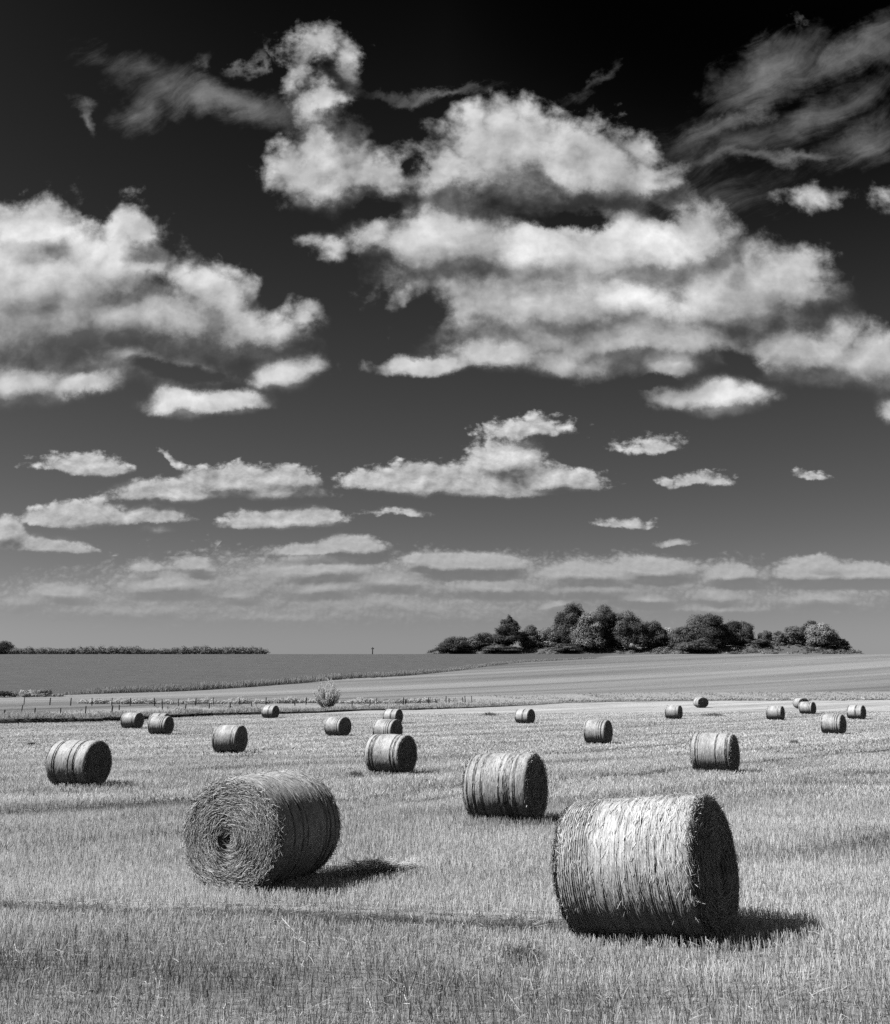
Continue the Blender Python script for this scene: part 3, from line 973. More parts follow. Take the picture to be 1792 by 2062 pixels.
for (kind, xa, xb, ya, yb, turn, label), (bx, by, bz, _) in zip(BALES, bale_spots):
    if kind not in protos:
        detail = 2 if kind in ('right_hero', 'left_hero') else (1 if kind[0] == 'm' else 0)
        seed = 100 + len(protos) * 7
        b = make_bale(seed, kind, detail)
        protos[kind] = b
    else:
        b = copy_tree(protos[kind])
    b.location = (bx, by, bz - (0.04 if kind == 'right_hero' else 0.02))
    b.rotation_euler = (0, rad({'right_hero': -6.0, 'mid_hero': -2.0}.get(kind, 0.0)), rad(-turn))
    if kind == 'left_hero':
        b.scale = (1.09, 1.11, 1.06)
    elif kind == 'right_hero':
        b.scale = (1.07, 1.03, 1.03)
    elif kind[0] == 'm':
        b.scale = (1.05, 1.04, 1.04)
    elif kind[0] == 'f':
        q_ = abs(math.sin(bx * 12.9 + by * 7.3))
        b.scale = (.99 + .08 * q_, 1.02 + .05 * q_, 1.05 - .05 * q_)
        if turn > 60:
            b.scale = (1.0, 1.18, 1.0)
    tag(b, label, 'straw bale', 'round straw bales scattered over the stubble field')
    print('bale %-11s x %.2f y %.2f z %.2f' % (kind, bx, by, bz))


# ================================================================== stubble
def inside_bale(x, y, grow=0.0):
    m = np.zeros(len(x), bool)
    for bx, by, bz, turn in bale_spots:
        c, s = math.cos(rad(-turn)), math.sin(rad(-turn))
        lx = (x - bx) * c + (y - by) * s; ly = -(x - bx) * s + (y - by) * c
        m |= (np.abs(lx) < BALE_L / 2 + grow) & (np.abs(ly) < 0.34 + grow)
    return m


M_STUB = tone_mat('stubble_straw', 0.08, 0.95, 0.5, 0.4, translucent=0.40)


def stubble(y0, y1, density, w0, w1, h0, h1, seed, lean_=0.13):
    r = np.random.default_rng(seed)
    xmax = 0.50 * y1 + 1.8
    n = int((y1 - y0) * 2 * xmax * density)
    y = r.uniform(y0, y1, n); x = r.uniform(-xmax, xmax, n)
    keep = np.abs(x) < 0.50 * y + 1.8
    x, y = x[keep], y[keep]
    rr, ss = rows(x, y)
    sp = 0.15                                         # drilled rows
    rq = np.round(rr / sp) * sp + r.normal(0, 0.032, len(rr))
    shift = (rq - rr)
    y = y + shift * 0.8
    n = len(x)
    tk = track_amount(x, y); sk_ = streak(x, y)
    thin = vnoise(x * 1.3, y * 1.3, 311)
    keep = (r.random(n) < (1 - 0.20 * tk) * np.clip(0.62 + 0.5 * sk_ + 0.5 * thin, 0.25, 1)) & ~inside_bale(x, y)
    dm_, ms_ = poly_dist(x, y, MEADOW_EDGE) if y1 > 60 else (None, None)
    if dm_ is not None:
        keep &= ms_ < 0
    x, y, tk, sk_ = x[keep], y[keep], tk[keep], sk_[keep]
    n = len(x)
    z = ground_z(x, y)
    patch = fbm(x * 0.45, y * 0.7, 331, 3)
    h = r.uniform(h0, h1, n) * (1 - 0.15 * tk) * (0.72 + 0.55 * patch)
    w = r.uniform(w0, w1, n)
    lean = r.normal(0, lean_, (n, 2)) * (1 + 1.5 * tk)[:, None]
    lie = r.random(n) < 0.07                          # broken stems lie down
    lean[lie] = r.normal(0, 2.2, (lie.sum(), 2))
    d = unit(np.stack([lean[:, 0], lean[:, 1], np.ones(n)], -1))
    a = r.uniform(0, np.pi, n)
    s = unit(np.cross(d, np.stack([np.cos(a), np.sin(a), 0 * a], -1)))
    base = np.stack([x, y, z - 0.01], -1)
    bend = np.stack([r.normal(0, 0.012, n), r.normal(0, 0.012, n), np.zeros(n)], -1)
    v, f = strips(base + d * (h / 2)[:, None], d, s, h, w, bend, 0.85)
    tone = np.clip(r.normal(0.80, 0.25, n) + 0.62 * sk_ + 0.60 * (patch - 0.5) - 0.68 * tk, 0.04, 1.12)  # stems coloured darker in tracks: shade of the ruts plus dark weeds
    return v, f, np.repeat(tone, 6)


def stuff_mesh(name, parts, mat, **k):
    v, f = merge([(p[0], p[1]) for p in parts])
    return tag(mk(name, v, f, mat, {'tone': np.concatenate([p[2] for p in parts])}), kind='stuff', **k)


parts = [stubble(4.6, 9, 1500, .0035, .0065, .09, .16, 1), stubble(9, 14, 1400, .0035, .007, .09, .16, 2), stubble(14, 25, 700, .004, .009, .10, .17, 3),
         stubble(25, 46, 280, .008, .016, .10, .17, 4, .35), stubble(46, 112, 62, .016, .036, .09, .15, 5, .75)]
print('stubble', [len(p[1]) // 2 for p in parts])
stuff_mesh('stubble', parts, M_STUB, label='pale cut straw stubble covering the field', cat='stubble')

# chaff and broken straw on the soil
parts = []
for y0, y1, dens in ((4.6, 12, 130), (12, 26, 45)):
    r = np.random.default_rng(int(y1))
    xm = 0.5 * y1 + 1.8
    n = int((y1 - y0) * 2 * xm * dens)
    x = r.uniform(-xm, xm, n); y = r.uniform(y0, y1, n)
    k = (np.abs(x) < 0.5 * y + 1.8) & ~inside_bale(x, y) & (r.random(n) < 0.35 + 1.1 * (fbm(x * .8, y * .8, 91, 3) - .3))
    x, y = x[k], y[k]; n = len(x)
    a = r.uniform(0, 2 * np.pi, n)
    d = unit(np.stack([np.cos(a), np.sin(a), r.normal(0.05, 0.22, n)], -1))
    s = unit(np.cross(d, np.stack([r.normal(0, .4, n), r.normal(0, .4, n), np.ones(n)], -1)))
    ln = r.gamma(2.2, 0.05, n).clip(0.04, 0.42)
    c = np.stack([x, y, ground_z(x, y) + r.uniform(0.012, 0.10, n)], -1)
    v, f = strips(c, d, s, ln, r.uniform(.003, .007, n), np.stack([0 * x, 0 * x, r.normal(0, .01, n)], -1))
    parts.append((v, f, np.repeat(np.clip(r.normal(.68, .22, n), .1, 1.15), 6)))
stuff_mesh('chaff', parts, M_STUB, label='broken pale straw lying between the stubble', cat='straw litter')

# loose swath of straw beside the bale with the sunlit end
r = np.random.default_rng(55)
pl = hits([(648, 1783), (700, 1778), (760, 1770), (835, 1757)])
n = 2300
t = r.beta(2.2, 1.2, n) * 3
i = np.clip(t.astype(int), 0, 2)
p = pl[i] + (pl[i + 1] - pl[i]) * (t - i)[:, None]
hh = 0.15 * np.sin(np.pi * np.clip(t / 3, .05, .97)) + 0.03
p[:, 0] += r.normal(0, .07, n); p[:, 1] += r.normal(0, .11, n); p[:, 2] = ground_z(p[:, 0], p[:, 1]) + 0.06 + r.uniform(0, 1, n) * hh
a = r.normal(0.5, 0.6, n)
d = unit(np.stack([np.cos(a), np.sin(a), r.normal(0, .28, n)], -1))
s = unit(np.cross(d, np.stack([r.normal(0, .5, n), r.normal(0, .5, n), np.ones(n)], -1)))
v, f = strips(p, d, s, r.uniform(.08, .34, n), r.uniform(.003, .0065, n), np.stack([0 * t, 0 * t, r.normal(0, .015, n)], -1))
tag(mk('straw_heap', v, f, M_STRAW, {'tone': np.repeat(np.clip(r.normal(.55, .22, n), .1, 1.1), 6)}),
    'long low heap of loose straw beside the bale with the sunlit end', 'straw heap')

# ================================================================== vegetation and fences beyond the field
M_LEAF = tone_mat('foliage', 0.015, 0.62, 0.6, 0.2, translucent=0.25)
M_GRASS = tone_mat('long_grass', 0.06, 0.90, 0.6, 0.2, translucent=0.35)
M_PALE = tone_mat('pale_leaves', 0.2, 0.92, 0.6, 0.2, translucent=0.5)
M_BARK = tone_mat('bark', 0.03, 0.20, 0.9, 0.1, scale=3.0)
M_SHADED_SOIL = tone_mat('shaded_bank_soil', 0.03, 0.55, 0.95, 0.1, scale=3.0, amount=0.5)
M_POST = tone_mat('weathered_wood', 0.03, 0.30, 0.85, 0.15, scale=9.0, stretch=(1, 1, .2), amount=0.5)


def tube(path, radii, sides=7):
    path = np.asarray(path, float); n = len(path)
    d = np.gradient(path, axis=0); d = unit(d)
    ref = np.array([0.31, 0.95, 0.05]); a = unit(np.cross(d, ref)); b = np.cross(d, a)
    th = np.linspace(0, 2 * np.pi, sides, endpoint=False)
    v = path[:, None] + (a[:, None] * np.cos(th)[None, :, None] + b[:, None] * np.sin(th)[None, :, None]) * np.asarray(radii)[:, None, None]
    i = np.arange(n * sides).reshape(n, sides); nx_ = np.roll(i, -1, 1)
    f = np.stack([i[:-1], nx_[:-1], nx_[1:], i[1:]], -1).reshape(-1, 4)
    v = v.reshape(-1, 3)
    # close the far end
    v = np.vstack([v, path[-1:]])
    last = i[-1]
    cap = np.stack([last, np.roll(last, -1), np.full(sides, len(v) - 1), np.full(sides, len(v) - 1)], -1)
    return v, f, cap[:, :3]


def tubes(name, specs, mat, parent, tone=0.5, r=None):
    parts = []
    for path, radii, sides in specs:
        v, f, c = tube(path, radii, sides)
        parts.append((v, f, c))
    V_, Q, T_, off = [], [], [], 0
    for v, f, c in parts:
        V_.append(v); Q.append(f + off); T_.append(c + off); off += len(v)
    V_ = np.concatenate(V_)
    return mk(name, V_, [np.concatenate(Q), np.concatenate(T_)], mat, {'tone': np.full(len(V_), tone)}, parent, True)


def leaf_quads(c, nrm, size, r, aspect=1.0):
    n = len(c)
    t = unit(np.cross(nrm, r.normal(0, 1, (n, 3))))
    b = np.cross(nrm, t)
    s = np.broadcast_to(size, (n,))[:, None] / 2
    v = np.stack([c - t * s - b * s * aspect, c + t * s - b * s * aspect, c + t * s * 0.6 + b * s * aspect, c - t * s * 0.6 + b * s * aspect], 1).reshape(-1, 3)
    return v, np.arange(n * 4).reshape(n, 4)


def crown_cloud(r, lobes_, density, size, jag=0.26, droop=0.0):
    """leaf sprays on and under the skin of overlapping lobes: (centre, radii)"""
    C_, N_, T_ = [], [], []
    for (c, rad3) in lobes_:
        area = 4 * np.pi * (rad3[0] * rad3[1] * rad3[2]) ** (2 / 3)
        n = max(20, int(area * density))
        d = unit(r.normal(0, 1, (n, 3)))
        ang = np.arctan2(d[:, 1], d[:, 0])
        bump = 1 + jag * (vnoise(ang * 2.2 + c[0], d[:, 2] * 4 + c[2], int(abs(c[0] * 7 + c[2] * 13)) % 1000) - 0.5) * 2
        k = r.uniform(0.72, 1.04, n) * bump
        out = r.random(n) < 0.11
        k[out] *= r.uniform(1.02, 1.24, out.sum())
        p = c + d * rad3 * k[:, None]
        C_.append(p); N_.append(unit(d + r.normal(0, 0.26, (n, 3)) + np.array([0, 0, 0.25])))
        T_.append(np.full(n, r.normal(0, 0.07)) + r.normal(0, 0.045, n))
    return np.concatenate(C_), np.concatenate(N_), np.concatenate(T_)


def tree(name, x0, x1, ytop, ybase, Y, tone, label, cat, group, seed, style='round', leaf=0.26, density=19):
    r = np.random.default_rng(seed)
    xc = (x0 + x1) / 2
    X = ray(xc, ybase)[0] * Y
    g = float(smooth_ground(X, Y))
    ztop = CAM_H + ray(xc, ytop)[1] * Y
    H = ztop - g
    W = (x1 - x0) / 2 * Y / FPX * (1.3 if style == 'low' else 1.1)
    root = tag(empty(name, (X, Y, g)), label, cat, group)
    # trunk with limbs
    specs = [([(0, 0, -0.3), (r.normal(0, .1), 0, H * .2), (r.normal(0, .25), r.normal(0, .2), H * .45), (r.normal(0, .4), r.normal(0, .3), H * .8)], [.028 * H, .022 * H, .016 * H, .004 * H], 8)]
    for k in range(5):
        a = r.uniform(0, 2 * np.pi); h0 = H * r.uniform(.18, .5)
        e = np.array([math.cos(a) * W * .7, math.sin(a) * W * .6, h0 + H * r.uniform(.15, .35)])
        specs.append(([(0, 0, h0), e * [.5, .5, 1] + [0, 0, -.08 * H], e], [.011 * H, .008 * H, .003 * H], 6))
    tubes('trunk', specs, M_BARK, root, 0.4)
    L_ = []
    if style == 'cone':
        for k in range(26):
            t = (k + .5) / 26
            w = W * (1.08 - 0.85 * t ** 2.2) * r.uniform(.75, 1.05)
            a = r.uniform(0, 2 * np.pi)
            L_.append((np.array([math.cos(a) * w * .55, math.sin(a) * w * .5, H * (.10 + .84 * t)]), np.array([max(.5, w * .52), max(.5, w * .52), H * .075 + .3])))
    else:
        nl = 30 if style == 'round' else 20
        for k in range(nl):
            for _ in range(30):
                q = r.uniform(-1, 1, 3)
                if (q ** 2).sum() < 1: break
            zc = 0.52 + 0.40 * q[2]
            sh = math.sqrt(max(0.05, 1 - ((zc - .45) / .60) ** 2)) if style == 'round' else (0.75 + .2 * q[2])
            rr_ = W * r.choice([.18, .24, .32, .42])
            px_ = q[0] * (W * sh - rr_ * .45)
            rz_ = min(rr_ * r.uniform(.8, 1.1), H * .26)
            zz = min(max(zc * H, rz_ * .6), H - rz_ * r.uniform(.7, 1.0))
            L_.append((np.array([px_, q[1] * W * .7, zz]), np.array([rr_, rr_, rz_])))
        L_.append((np.array([r.normal(0, .12) * W, 0, H - .20 * H]), np.array([W * .42, W * .42, .20 * H])))
        L_.append((np.array([0, 0, .34 * H]), np.array([W * .98, W * .8, .34 * H])))
        for k in range(5):
            rr_ = W * r.uniform(.34, .5)
            L_.append((np.array([W * (-.62 + .31 * k), r.uniform(-.5, .1) * W, H * r.uniform(.10, .22)]), np.array([rr_, rr_, H * r.uniform(.14, .2)])))
        L_.append((np.array([-.3 * W, 0, .5 * H]), np.array([W * .6, W * .6, .28 * H])))
        L_.append((np.array([.35 * W, 0, .48 * H]), np.array([W * .58, W * .6, .27 * H])))
    c, nrm, tn = crown_cloud(r, L_, density, leaf)
    c[:, 2] = np.maximum(c[:, 2], 0.08)
    v, f = leaf_quads(c, nrm, r.uniform(.55, 1.25, len(c)) * leaf, r)
    mk('crown', v, f, M_LEAF, {'tone': np.repeat(np.clip(tone * 1.05 + tn, .01, 1.3), 4)}, root)
    return root


GT = 'trees on the bank along the ridge'
GB = 'bushes along the foot of the tree clump'
TREES = [
    ('tree', 989, 1055, 1239, 1312, 357, .13, 'dark dense conical tree standing alone left of the tall clump', 'tree', GT, 'cone'),
    ('tree', 1117, 1186, 1214, 1308, 360, .15, 'tallest dark tree at the left end of the tall clump', 'tree', GT, 'round'),
    ('tree', 1152, 1212, 1234, 1308, 356, .52, 'pale leafy tree in front of the tallest dark tree', 'tree', GT, 'round'),
    ('tree', 1188, 1254, 1217, 1308, 362, .19, 'tall dark tree with a spiky top right of the pale one', 'tree', GT, 'round'),
    ('tree', 1238, 1300, 1229, 1308, 358, .24, 'grey rounded tree on the right slope of the tall clump', 'tree', GT, 'round'),
    ('tree', 1290, 1344, 1253, 1308, 359, .20, 'lower dark tree ending the tall clump before the gap', 'tree', GT, 'round'),
    ('tree', 1386, 1464, 1237, 1310, 358, .21, 'broad round tree, largest of the clump right of the gap', 'tree', GT, 'round'),
    ('tree', 1454, 1516, 1249, 1306, 361, .17, 'dark tree just right of the broad round tree', 'tree', GT, 'round'),
    ('tree', 1612, 1658, 1249, 1306, 361, .18, 'dark tree behind the pale domed tree at the end of the ridge', 'tree', GT, 'round'),
    ('tree', 1627, 1686, 1256, 1311, 357, .60, 'pale domed tree, last large tree on the right of the ridge', 'tree', GT, 'round'),
    ('bush', 943, 994, 1273, 1310, 358, .20, 'dark spreading bush left of the conical tree', 'bush', GB, 'low'),
    ('bush', 888, 943, 1285, 1320, 354, .10, 'darkest low bush at the left tip of the tree clump', 'bush', GB, 'low'),
    ('bush', 900, 945, 1282, 1312, 359, .30, 'grey bush behind the darkest low one at the left tip', 'bush', GB, 'low'),
    ('bush', 1050, 1086, 1257, 1309, 359, .27, 'grey bush right behind the conical tree', 'bush', GB, 'low'),
    ('bush', 1082, 1124, 1264, 1309, 360, .60, 'pale open bush between conical tree and tallest tree', 'bush', GB, 'low'),
    ('bush', 978, 1040, 1298, 1321, 354, .14, 'dark low bush below the conical tree', 'bush', GB, 'low'),
    ('bush', 1118, 1164, 1296, 1320, 354, .17, 'dark low bush at the foot of the tallest tree', 'bush', GB, 'low'),
    ('bush', 1338, 1362, 1263, 1309, 359, .8, 'small pale bush standing in the gap between the clumps', 'bush', GB, 'low'),
    ('bush', 1261, 1287, 1292, 1309, 355, 1.0, 'smallest pale bush on top of the bank under dark trees', 'bush', GB, 'low'),
    ('bush', 1352, 1403, 1262, 1312, 357, .24, 'grey bush on the left flank of the broad round tree', 'bush', GB, 'low'),
    ('bush', 1366, 1430, 1288, 1318, 354, .17, 'dark bush spilling down the bank below the broad round tree', 'bush', GB, 'low'),
    ('bush', 1514, 1546, 1286, 1307, 357, .14, 'dark little bush at the right of the second clump', 'bush', GB, 'low'),
    ('bush', 1530, 1556, 1269, 1305, 361, .28, 'grey bush behind the dark little bush', 'bush', GB, 'low'),
    ('bush', 1553, 1586, 1270, 1304, 360, .26, 'grey bush in the middle of the low row on the right', 'bush', GB, 'low'),
    ('bush', 1582, 1616, 1262, 1304, 360, .32, 'taller grey bush at the right of the low row', 'bush', GB, 'low'),
    ('bush', 1680, 1706, 1286, 1312, 357, .17, 'dark bush at the right tip of the tree clump', 'bush', GB, 'low'),
    ('tree', -60, 14, 1291, 1320, 351, .16, 'dark tree cut by the left edge at the end of the hedgerow', 'tree', 'trees by the hedgerow', 'low'),
]
for i, (nm, x0, x1, yt, yb, Y, tn, lab, cat, grp, st) in enumerate(TREES):
    tree(nm, x0, x1, yt, yb, Y, tn, lab, cat, grp, 500 + i, st)

# hedgerow on the skyline at the left: one unbroken belt of small trees
r = np.random.default_rng(81)
L_ = []
x = -230.0
while x < (541 - 896) / FPX * 350:
    w = r.uniform(0.8, 1.9); h = r.uniform(1.5, 2.6) + 1.3 * (float(vnoise(np.array(x * .09), np.array(0.), 3)) - .4)
    Y = 349 + r.normal(0, 1.0)
    g = float(smooth_ground(x, Y))
    L_.append((np.array([x, Y, g + h * .46]), np.array([w, w, h * .54])))
    L_.append((np.array([x + r.normal(0, .5), Y - 1.0, g + .6]), np.array([w, .8, .7])))
    x += w * r.uniform(.5, .95)
c, nrm, tn = crown_cloud(r, L_, 9.0, .3)
v, f = leaf_quads(c, nrm, r.uniform(.5, 1.1, len(c)) * .3, r)
tag(mk('hedgerow', v, f, M_LEAF, {'tone': np.repeat(np.clip(.25 + tn, .02, 1), 4)}), 'long grey hedgerow of small trees along the left skyline', 'hedgerow', kind='stuff')


# grass and scrub --------------------------------------------------
def along(pl, n, r, spread, skew=1.0):
    seg = np.linalg.norm(np.diff(pl[:, :2], axis=0), axis=1)
    cum = np.concatenate([[0], np.cumsum(seg)])
    t = r.uniform(0, cum[-1], n)
    i = np.clip(np.searchsorted(cum, t) - 1, 0, len(seg) - 1)
    u = (t - cum[i]) / seg[i]
    p = pl[i, :2] + (pl[i + 1, :2] - pl[i, :2]) * u[:, None]
    d = (pl[i + 1, :2] - pl[i, :2]) / seg[i][:, None]
    o = r.uniform(0, 1, n) ** skew * spread
    p = p + np.stack([-d[:, 1], d[:, 0]], -1) * o[:, None]
    return p, t / cum[-1], o / spread


def grass_blades(p, h, w, tone, r, lean=.25):
    n = len(p)
    g = smooth_ground(p[:, 0], p[:, 1])
    d = unit(np.stack([r.normal(.05, lean, n), r.normal(0, lean, n), np.ones(n)], -1))
    a = r.uniform(0, np.pi, n)
    s = unit(np.cross(d, np.stack([np.cos(a), np.sin(a), 0 * a], -1)))
    v, f = strips(np.stack([p[:, 0], p[:, 1], g], -1) + d * (h * .48)[:, None], d, s, h, w, np.stack([r.normal(.02, .05, n), r.normal(0, .05, n), 0 * h], -1), .45)
    return v, f, np.repeat(tone, 6)


# tall pale grass between dark crop and stubble
r = np.random.default_rng(83)
pl = DARK_EDGE[3:13]
n = 40000
p, t, o = along(pl, n, r, 3.0, 0.9)
p[:, 1] -= 1.2
hh = np.interp(t, [0, .03, .1, .4, .6, 1], [.5, 1.0, 1.25, 1.15, .75, .45]) * r.uniform(.6, 1.1, n) * (.75 + .5 * vnoise(p[:, 0] * .3, p[:, 1] * .3, 7))
part = grass_blades(p, hh, r.uniform(.035, .08, n), np.clip(r.normal(.50, .12, n), .05, 1.1), r)
stuff_mesh('long_grass', [part], M_GRASS, label='strip of tall pale grass along the edge of the dark crop', cat='long grass')

# meadow bank: low earth step at the far edge of the stubble
pl = MEADOW_EDGE
seg = np.linalg.norm(np.diff(pl[:, :2], axis=0), axis=1); cum = np.concatenate([[0], np.cumsum(seg)])
tt = np.arange(0, cum[-1], .5)
bx_ = np.interp(tt, cum, pl[:, 0]); by_ = np.interp(tt, cum, pl[:, 1])
nrm2 = unit(np.stack([-np.gradient(by_), np.gradient(bx_)], -1))
wob = (vnoise(tt * .5, tt * 0, 21) - .5) * .5
bx_ += nrm2[:, 0] * wob; by_ += nrm2[:, 1] * wob


def bank_h(x):
    return np.interp(x, [-60, -42, -30, -18, -8, 4, 14], [.50, .48, .36, .26, .20, .14, .03])


hb = bank_h(bx_) * (.8 + .4 * vnoise(tt * .8, tt * 0 + 4, 22))
sec = [(0.0, -.06, .04), (.08, .45, .05), (.22, .92, .10), (.5, 1.0, .42), (2.5, .8, .55), (6.0, -.05, .55)]  # soil face toned dark: shade of the overhanging grass is in its colour
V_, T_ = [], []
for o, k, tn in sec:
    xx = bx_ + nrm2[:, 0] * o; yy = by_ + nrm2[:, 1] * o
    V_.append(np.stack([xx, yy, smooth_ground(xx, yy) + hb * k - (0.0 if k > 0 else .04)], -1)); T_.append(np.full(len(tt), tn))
V_ = np.stack(V_, 0); m_, k_ = V_.shape[:2]
i = np.arange(m_ * k_).reshape(m_, k_)
f = np.stack([i[:-1, :-1], i[:-1, 1:], i[1:, 1:], i[1:, :-1]], -1).reshape(-1, 4)
tag(mk('earth_bank', V_.reshape(-1, 3), f, M_SHADED_SOIL, {'tone': np.concatenate(T_)}, smooth_=True), kind='structure')
r = np.random.default_rng(84)
n = 24000
p, t, o = along(np.stack([bx_, by_], -1), n, r, 5.0, 2.2)
p += nrm2[np.clip((t * (len(tt) - 1)).astype(int), 0, len(tt) - 1)] * .22
hb_ = bank_h(p[:, 0])
hh = (.16 + 1.0 * hb_) * r.uniform(.5, 1.15, n) * (.6 + .8 * vnoise(p[:, 0] * .5, p[:, 1] * .5, 8))
v, f, tn = grass_blades(p, hh, r.uniform(.025, .06, n), np.clip(r.normal(.55, .15, n), .05, 1), r, .35)
v[:, 2] += np.repeat(hb_ * (1 - .5 * o), 6) * .9
# the strip of meadow behind
n = 14000
p2, t2, o2 = along(np.stack([bx_, by_], -1), n, r, 26.0, 1.0)
m2 = grass_blades(p2, r.uniform(.12, .34, n), r.uniform(.03, .08, n), np.clip(r.normal(.50, .16, n), .05, 1), r, .4)
stuff_mesh('meadow_grass', [(v, f, tn), m2], M_GRASS, label='rough pale grass on the bank and meadow beyond the stubble', cat='meadow grass')


def scrub(name, px, nclump, hmin, hmax, tone, seed, label, depth=1.6, leaf=.16):
    r = np.random.default_rng(seed)
    pl = hits(px)
    p, t, o = along(pl, nclump, r, depth)
    L_ = []
    for (x, y), tk in zip(p, t):
        h = r.uniform(hmin, hmax) * (.5 + vnoise(np.array(x * .35), np.array(y * .35), seed + 1))
        g = float(smooth_ground(x, y)); w = h * r.uniform(.6, 1.1)
        L_.append((np.array([x, y, g + h * .45]), np.array([w, w, h * .55])))
    c, nrm, tn = crown_cloud(r, L_, 22, leaf)
    clump = np.repeat(r.normal(0, .13, len(L_)), [max(20, int(4 * np.pi * (q[1][0] * q[1][1] * q[1][2]) ** (2 / 3) * 22)) for q in L_])
    v, f = leaf_quads(c, unit(nrm + [0, -.2, .2]), r.uniform(.5, 1.2, len(c)) * leaf, r, .7)
    return tag(mk(name, v, f, M_LEAF, {'tone': np.repeat(np.clip(tone + tn + clump, .02, 1.2), 4)}), label, name, kind='stuff')


scrub('nettle_scrub', [(150, 1416), (190, 1418), (330, 1418), (500, 1418), (620, 1416), (700, 1417), (780, 1417), (880, 1415)], 330, .35, .8, .95, 91,
      'mottled strip of scrub running behind the fence posts')
scrub('field_scrub', [(1130, 1413), (1250, 1412), (1400, 1411), (1550, 1411), (1700, 1411), (1800, 1409)], 190, .2, .5, .85, 92,
      'low patchy scrub along the far edge of the stubble on the right')
scrub('edge_scrub', [(-120, 1405), (0, 1404), (60, 1404), (125, 1403)], 80, .3, .7, .5, 93, 'dark low scrub at the left edge below the dark crop')
scrub('verge_scrub', [(560, 1376), (700, 1368), (800, 1363)], 40, .25, .6, .22, 94, 'few dark weeds dotted along the pale grass strip')


def shrub(px, w, ytop, tone, seed, label, name='shrub'):
    x, y, z = hit(*px)
    h = CAM_H + ray(px[0], ytop)[1] * y - z
    r = np.random.default_rng(seed)
    root = tag(empty(name, (x, y, z)), label, 'shrub', 'shrubs by the field margin')
    W = w / 2 * y / FPX
    tubes('stem', [([(0, 0, -.1), (r.normal(0, .2) * W, r.normal(0, .2) * W, h * .5), (r.normal(0, .4) * W, r.normal(0, .3) * W, h * .85)], [.03, .02, .008], 5) for k in range(6)], M_BARK, root, .4)
    L_ = [(np.array([r.uniform(-.6, .6) * W, r.uniform(-.4, .4) * W, h * r.uniform(.35, .65)]), np.array([W * .45, W * .45, h * .33])) for k in range(9)]
    c, nrm, tn = crown_cloud(r, L_, 26, .15)
    c[:, 2] = np.maximum(c[:, 2], .03)
    v, f = leaf_quads(c, nrm, r.uniform(.5, 1.2, len(c)) * .17, r)
    mk('foliage', v, f, M_LEAF, {'tone': np.repeat(np.clip(tone + tn, .02, 1.3), 4)}, root)


shrub((8, 1404), 44, 1391, .10, 1, 'darkest round shrub at the left edge below the dark crop')
shrub((60, 1402), 38, 1388, 1.2, 2, 'pale frothy shrub left of the dark capped one')
shrub((88, 1402), 36, 1385, .55, 3, 'grey shrub with a dark cap at the corner of the dark crop')

# pale willow bush by the fence
r = np.random.default_rng(66)
x, y, z = hit(659, 1426)
hw = CAM_H + ray(659, 1366)[1] * y - z
W = 28 * y / FPX
root = tag(empty('willow_bush', (x, y, z)), 'tall pale feathery bush standing alone at the fence', 'bush')
specs, tips, dirs = [], [], []
for k in range(110):
    a = r.uniform(0, 2 * np.pi); u = math.sqrt(r.random())
    hgt_ = hw * (1.0 - .5 * u ** 2) * r.uniform(.55, 1.10)
    e = np.array([math.cos(a) * u * W, math.sin(a) * u * W * .9, hgt_])
    mid_ = np.array([e[0] * .75, e[1] * .75, hgt_ * .45])
    pth = [(e[0] * .12, e[1] * .12, -.1), mid_, e]
    specs.append((pth, [.016, .010, .004], 4))
    for q in range(80):
        t_ = r.uniform(.12, 1.0)
        p_ = (1 - t_) ** 2 * np.array(pth[0]) + 2 * t_ * (1 - t_) * mid_ + t_ ** 2 * e
        tips.append(p_ + r.normal(0, .07, 3)); dirs.append(unit((e - mid_) + r.normal(0, .55, 3)))
tubes('stem', specs, M_BARK, root, .5)
tips = np.array(tips); dirs = np.array(dirs)
tips[:, 2] = np.maximum(tips[:, 2], .05)
s = unit(np.cross(dirs, r.normal(0, 1, tips.shape)))
v, f = strips(tips, dirs, s, r.uniform(.12, .30, len(tips)), r.uniform(.03, .07, len(tips)), r.normal(0, .015, tips.shape), .3)
mk('foliage', v, f, M_PALE, {'tone': np.repeat(np.clip(r.normal(1.0, .12, len(tips)), .3, 1.5), 6)}, root)


# rough growth over the bank under the tree clump
r = np.random.default_rng(95)
L_ = []
for k in range(420):
    x = r.uniform((866 - 896) * .178, (1722 - 896) * .178); y = r.uniform(350.5, 357.5)
    g = float(smooth_ground(x, y)); h = r.uniform(.3, 1.0) * (.4 + vnoise(np.array(x * .2), np.array(1.0), 5)); w = h * r.uniform(.8, 1.8)
    L_.append((np.array([x, y, g + h * .3]), np.array([w, w, h * .7])))
c, nrm, tn = crown_cloud(r, L_, 9, .3)
v, f = leaf_quads(c, nrm, r.uniform(.5, 1.1, len(c)) * .3, r)
cl_ = np.repeat(r.normal(0, .12, len(L_)), [max(20, int(4 * np.pi * (q[1][0] * q[1][1] * q[1][2]) ** (2 / 3) * 9)) for q in L_])
tag(mk('bank_scrub', v, f, M_LEAF, {'tone': np.repeat(np.clip(.34 + tn + cl_, .02, 1), 4)}), 'rough low growth over the bank under the tree clump', 'scrub', kind='stuff')


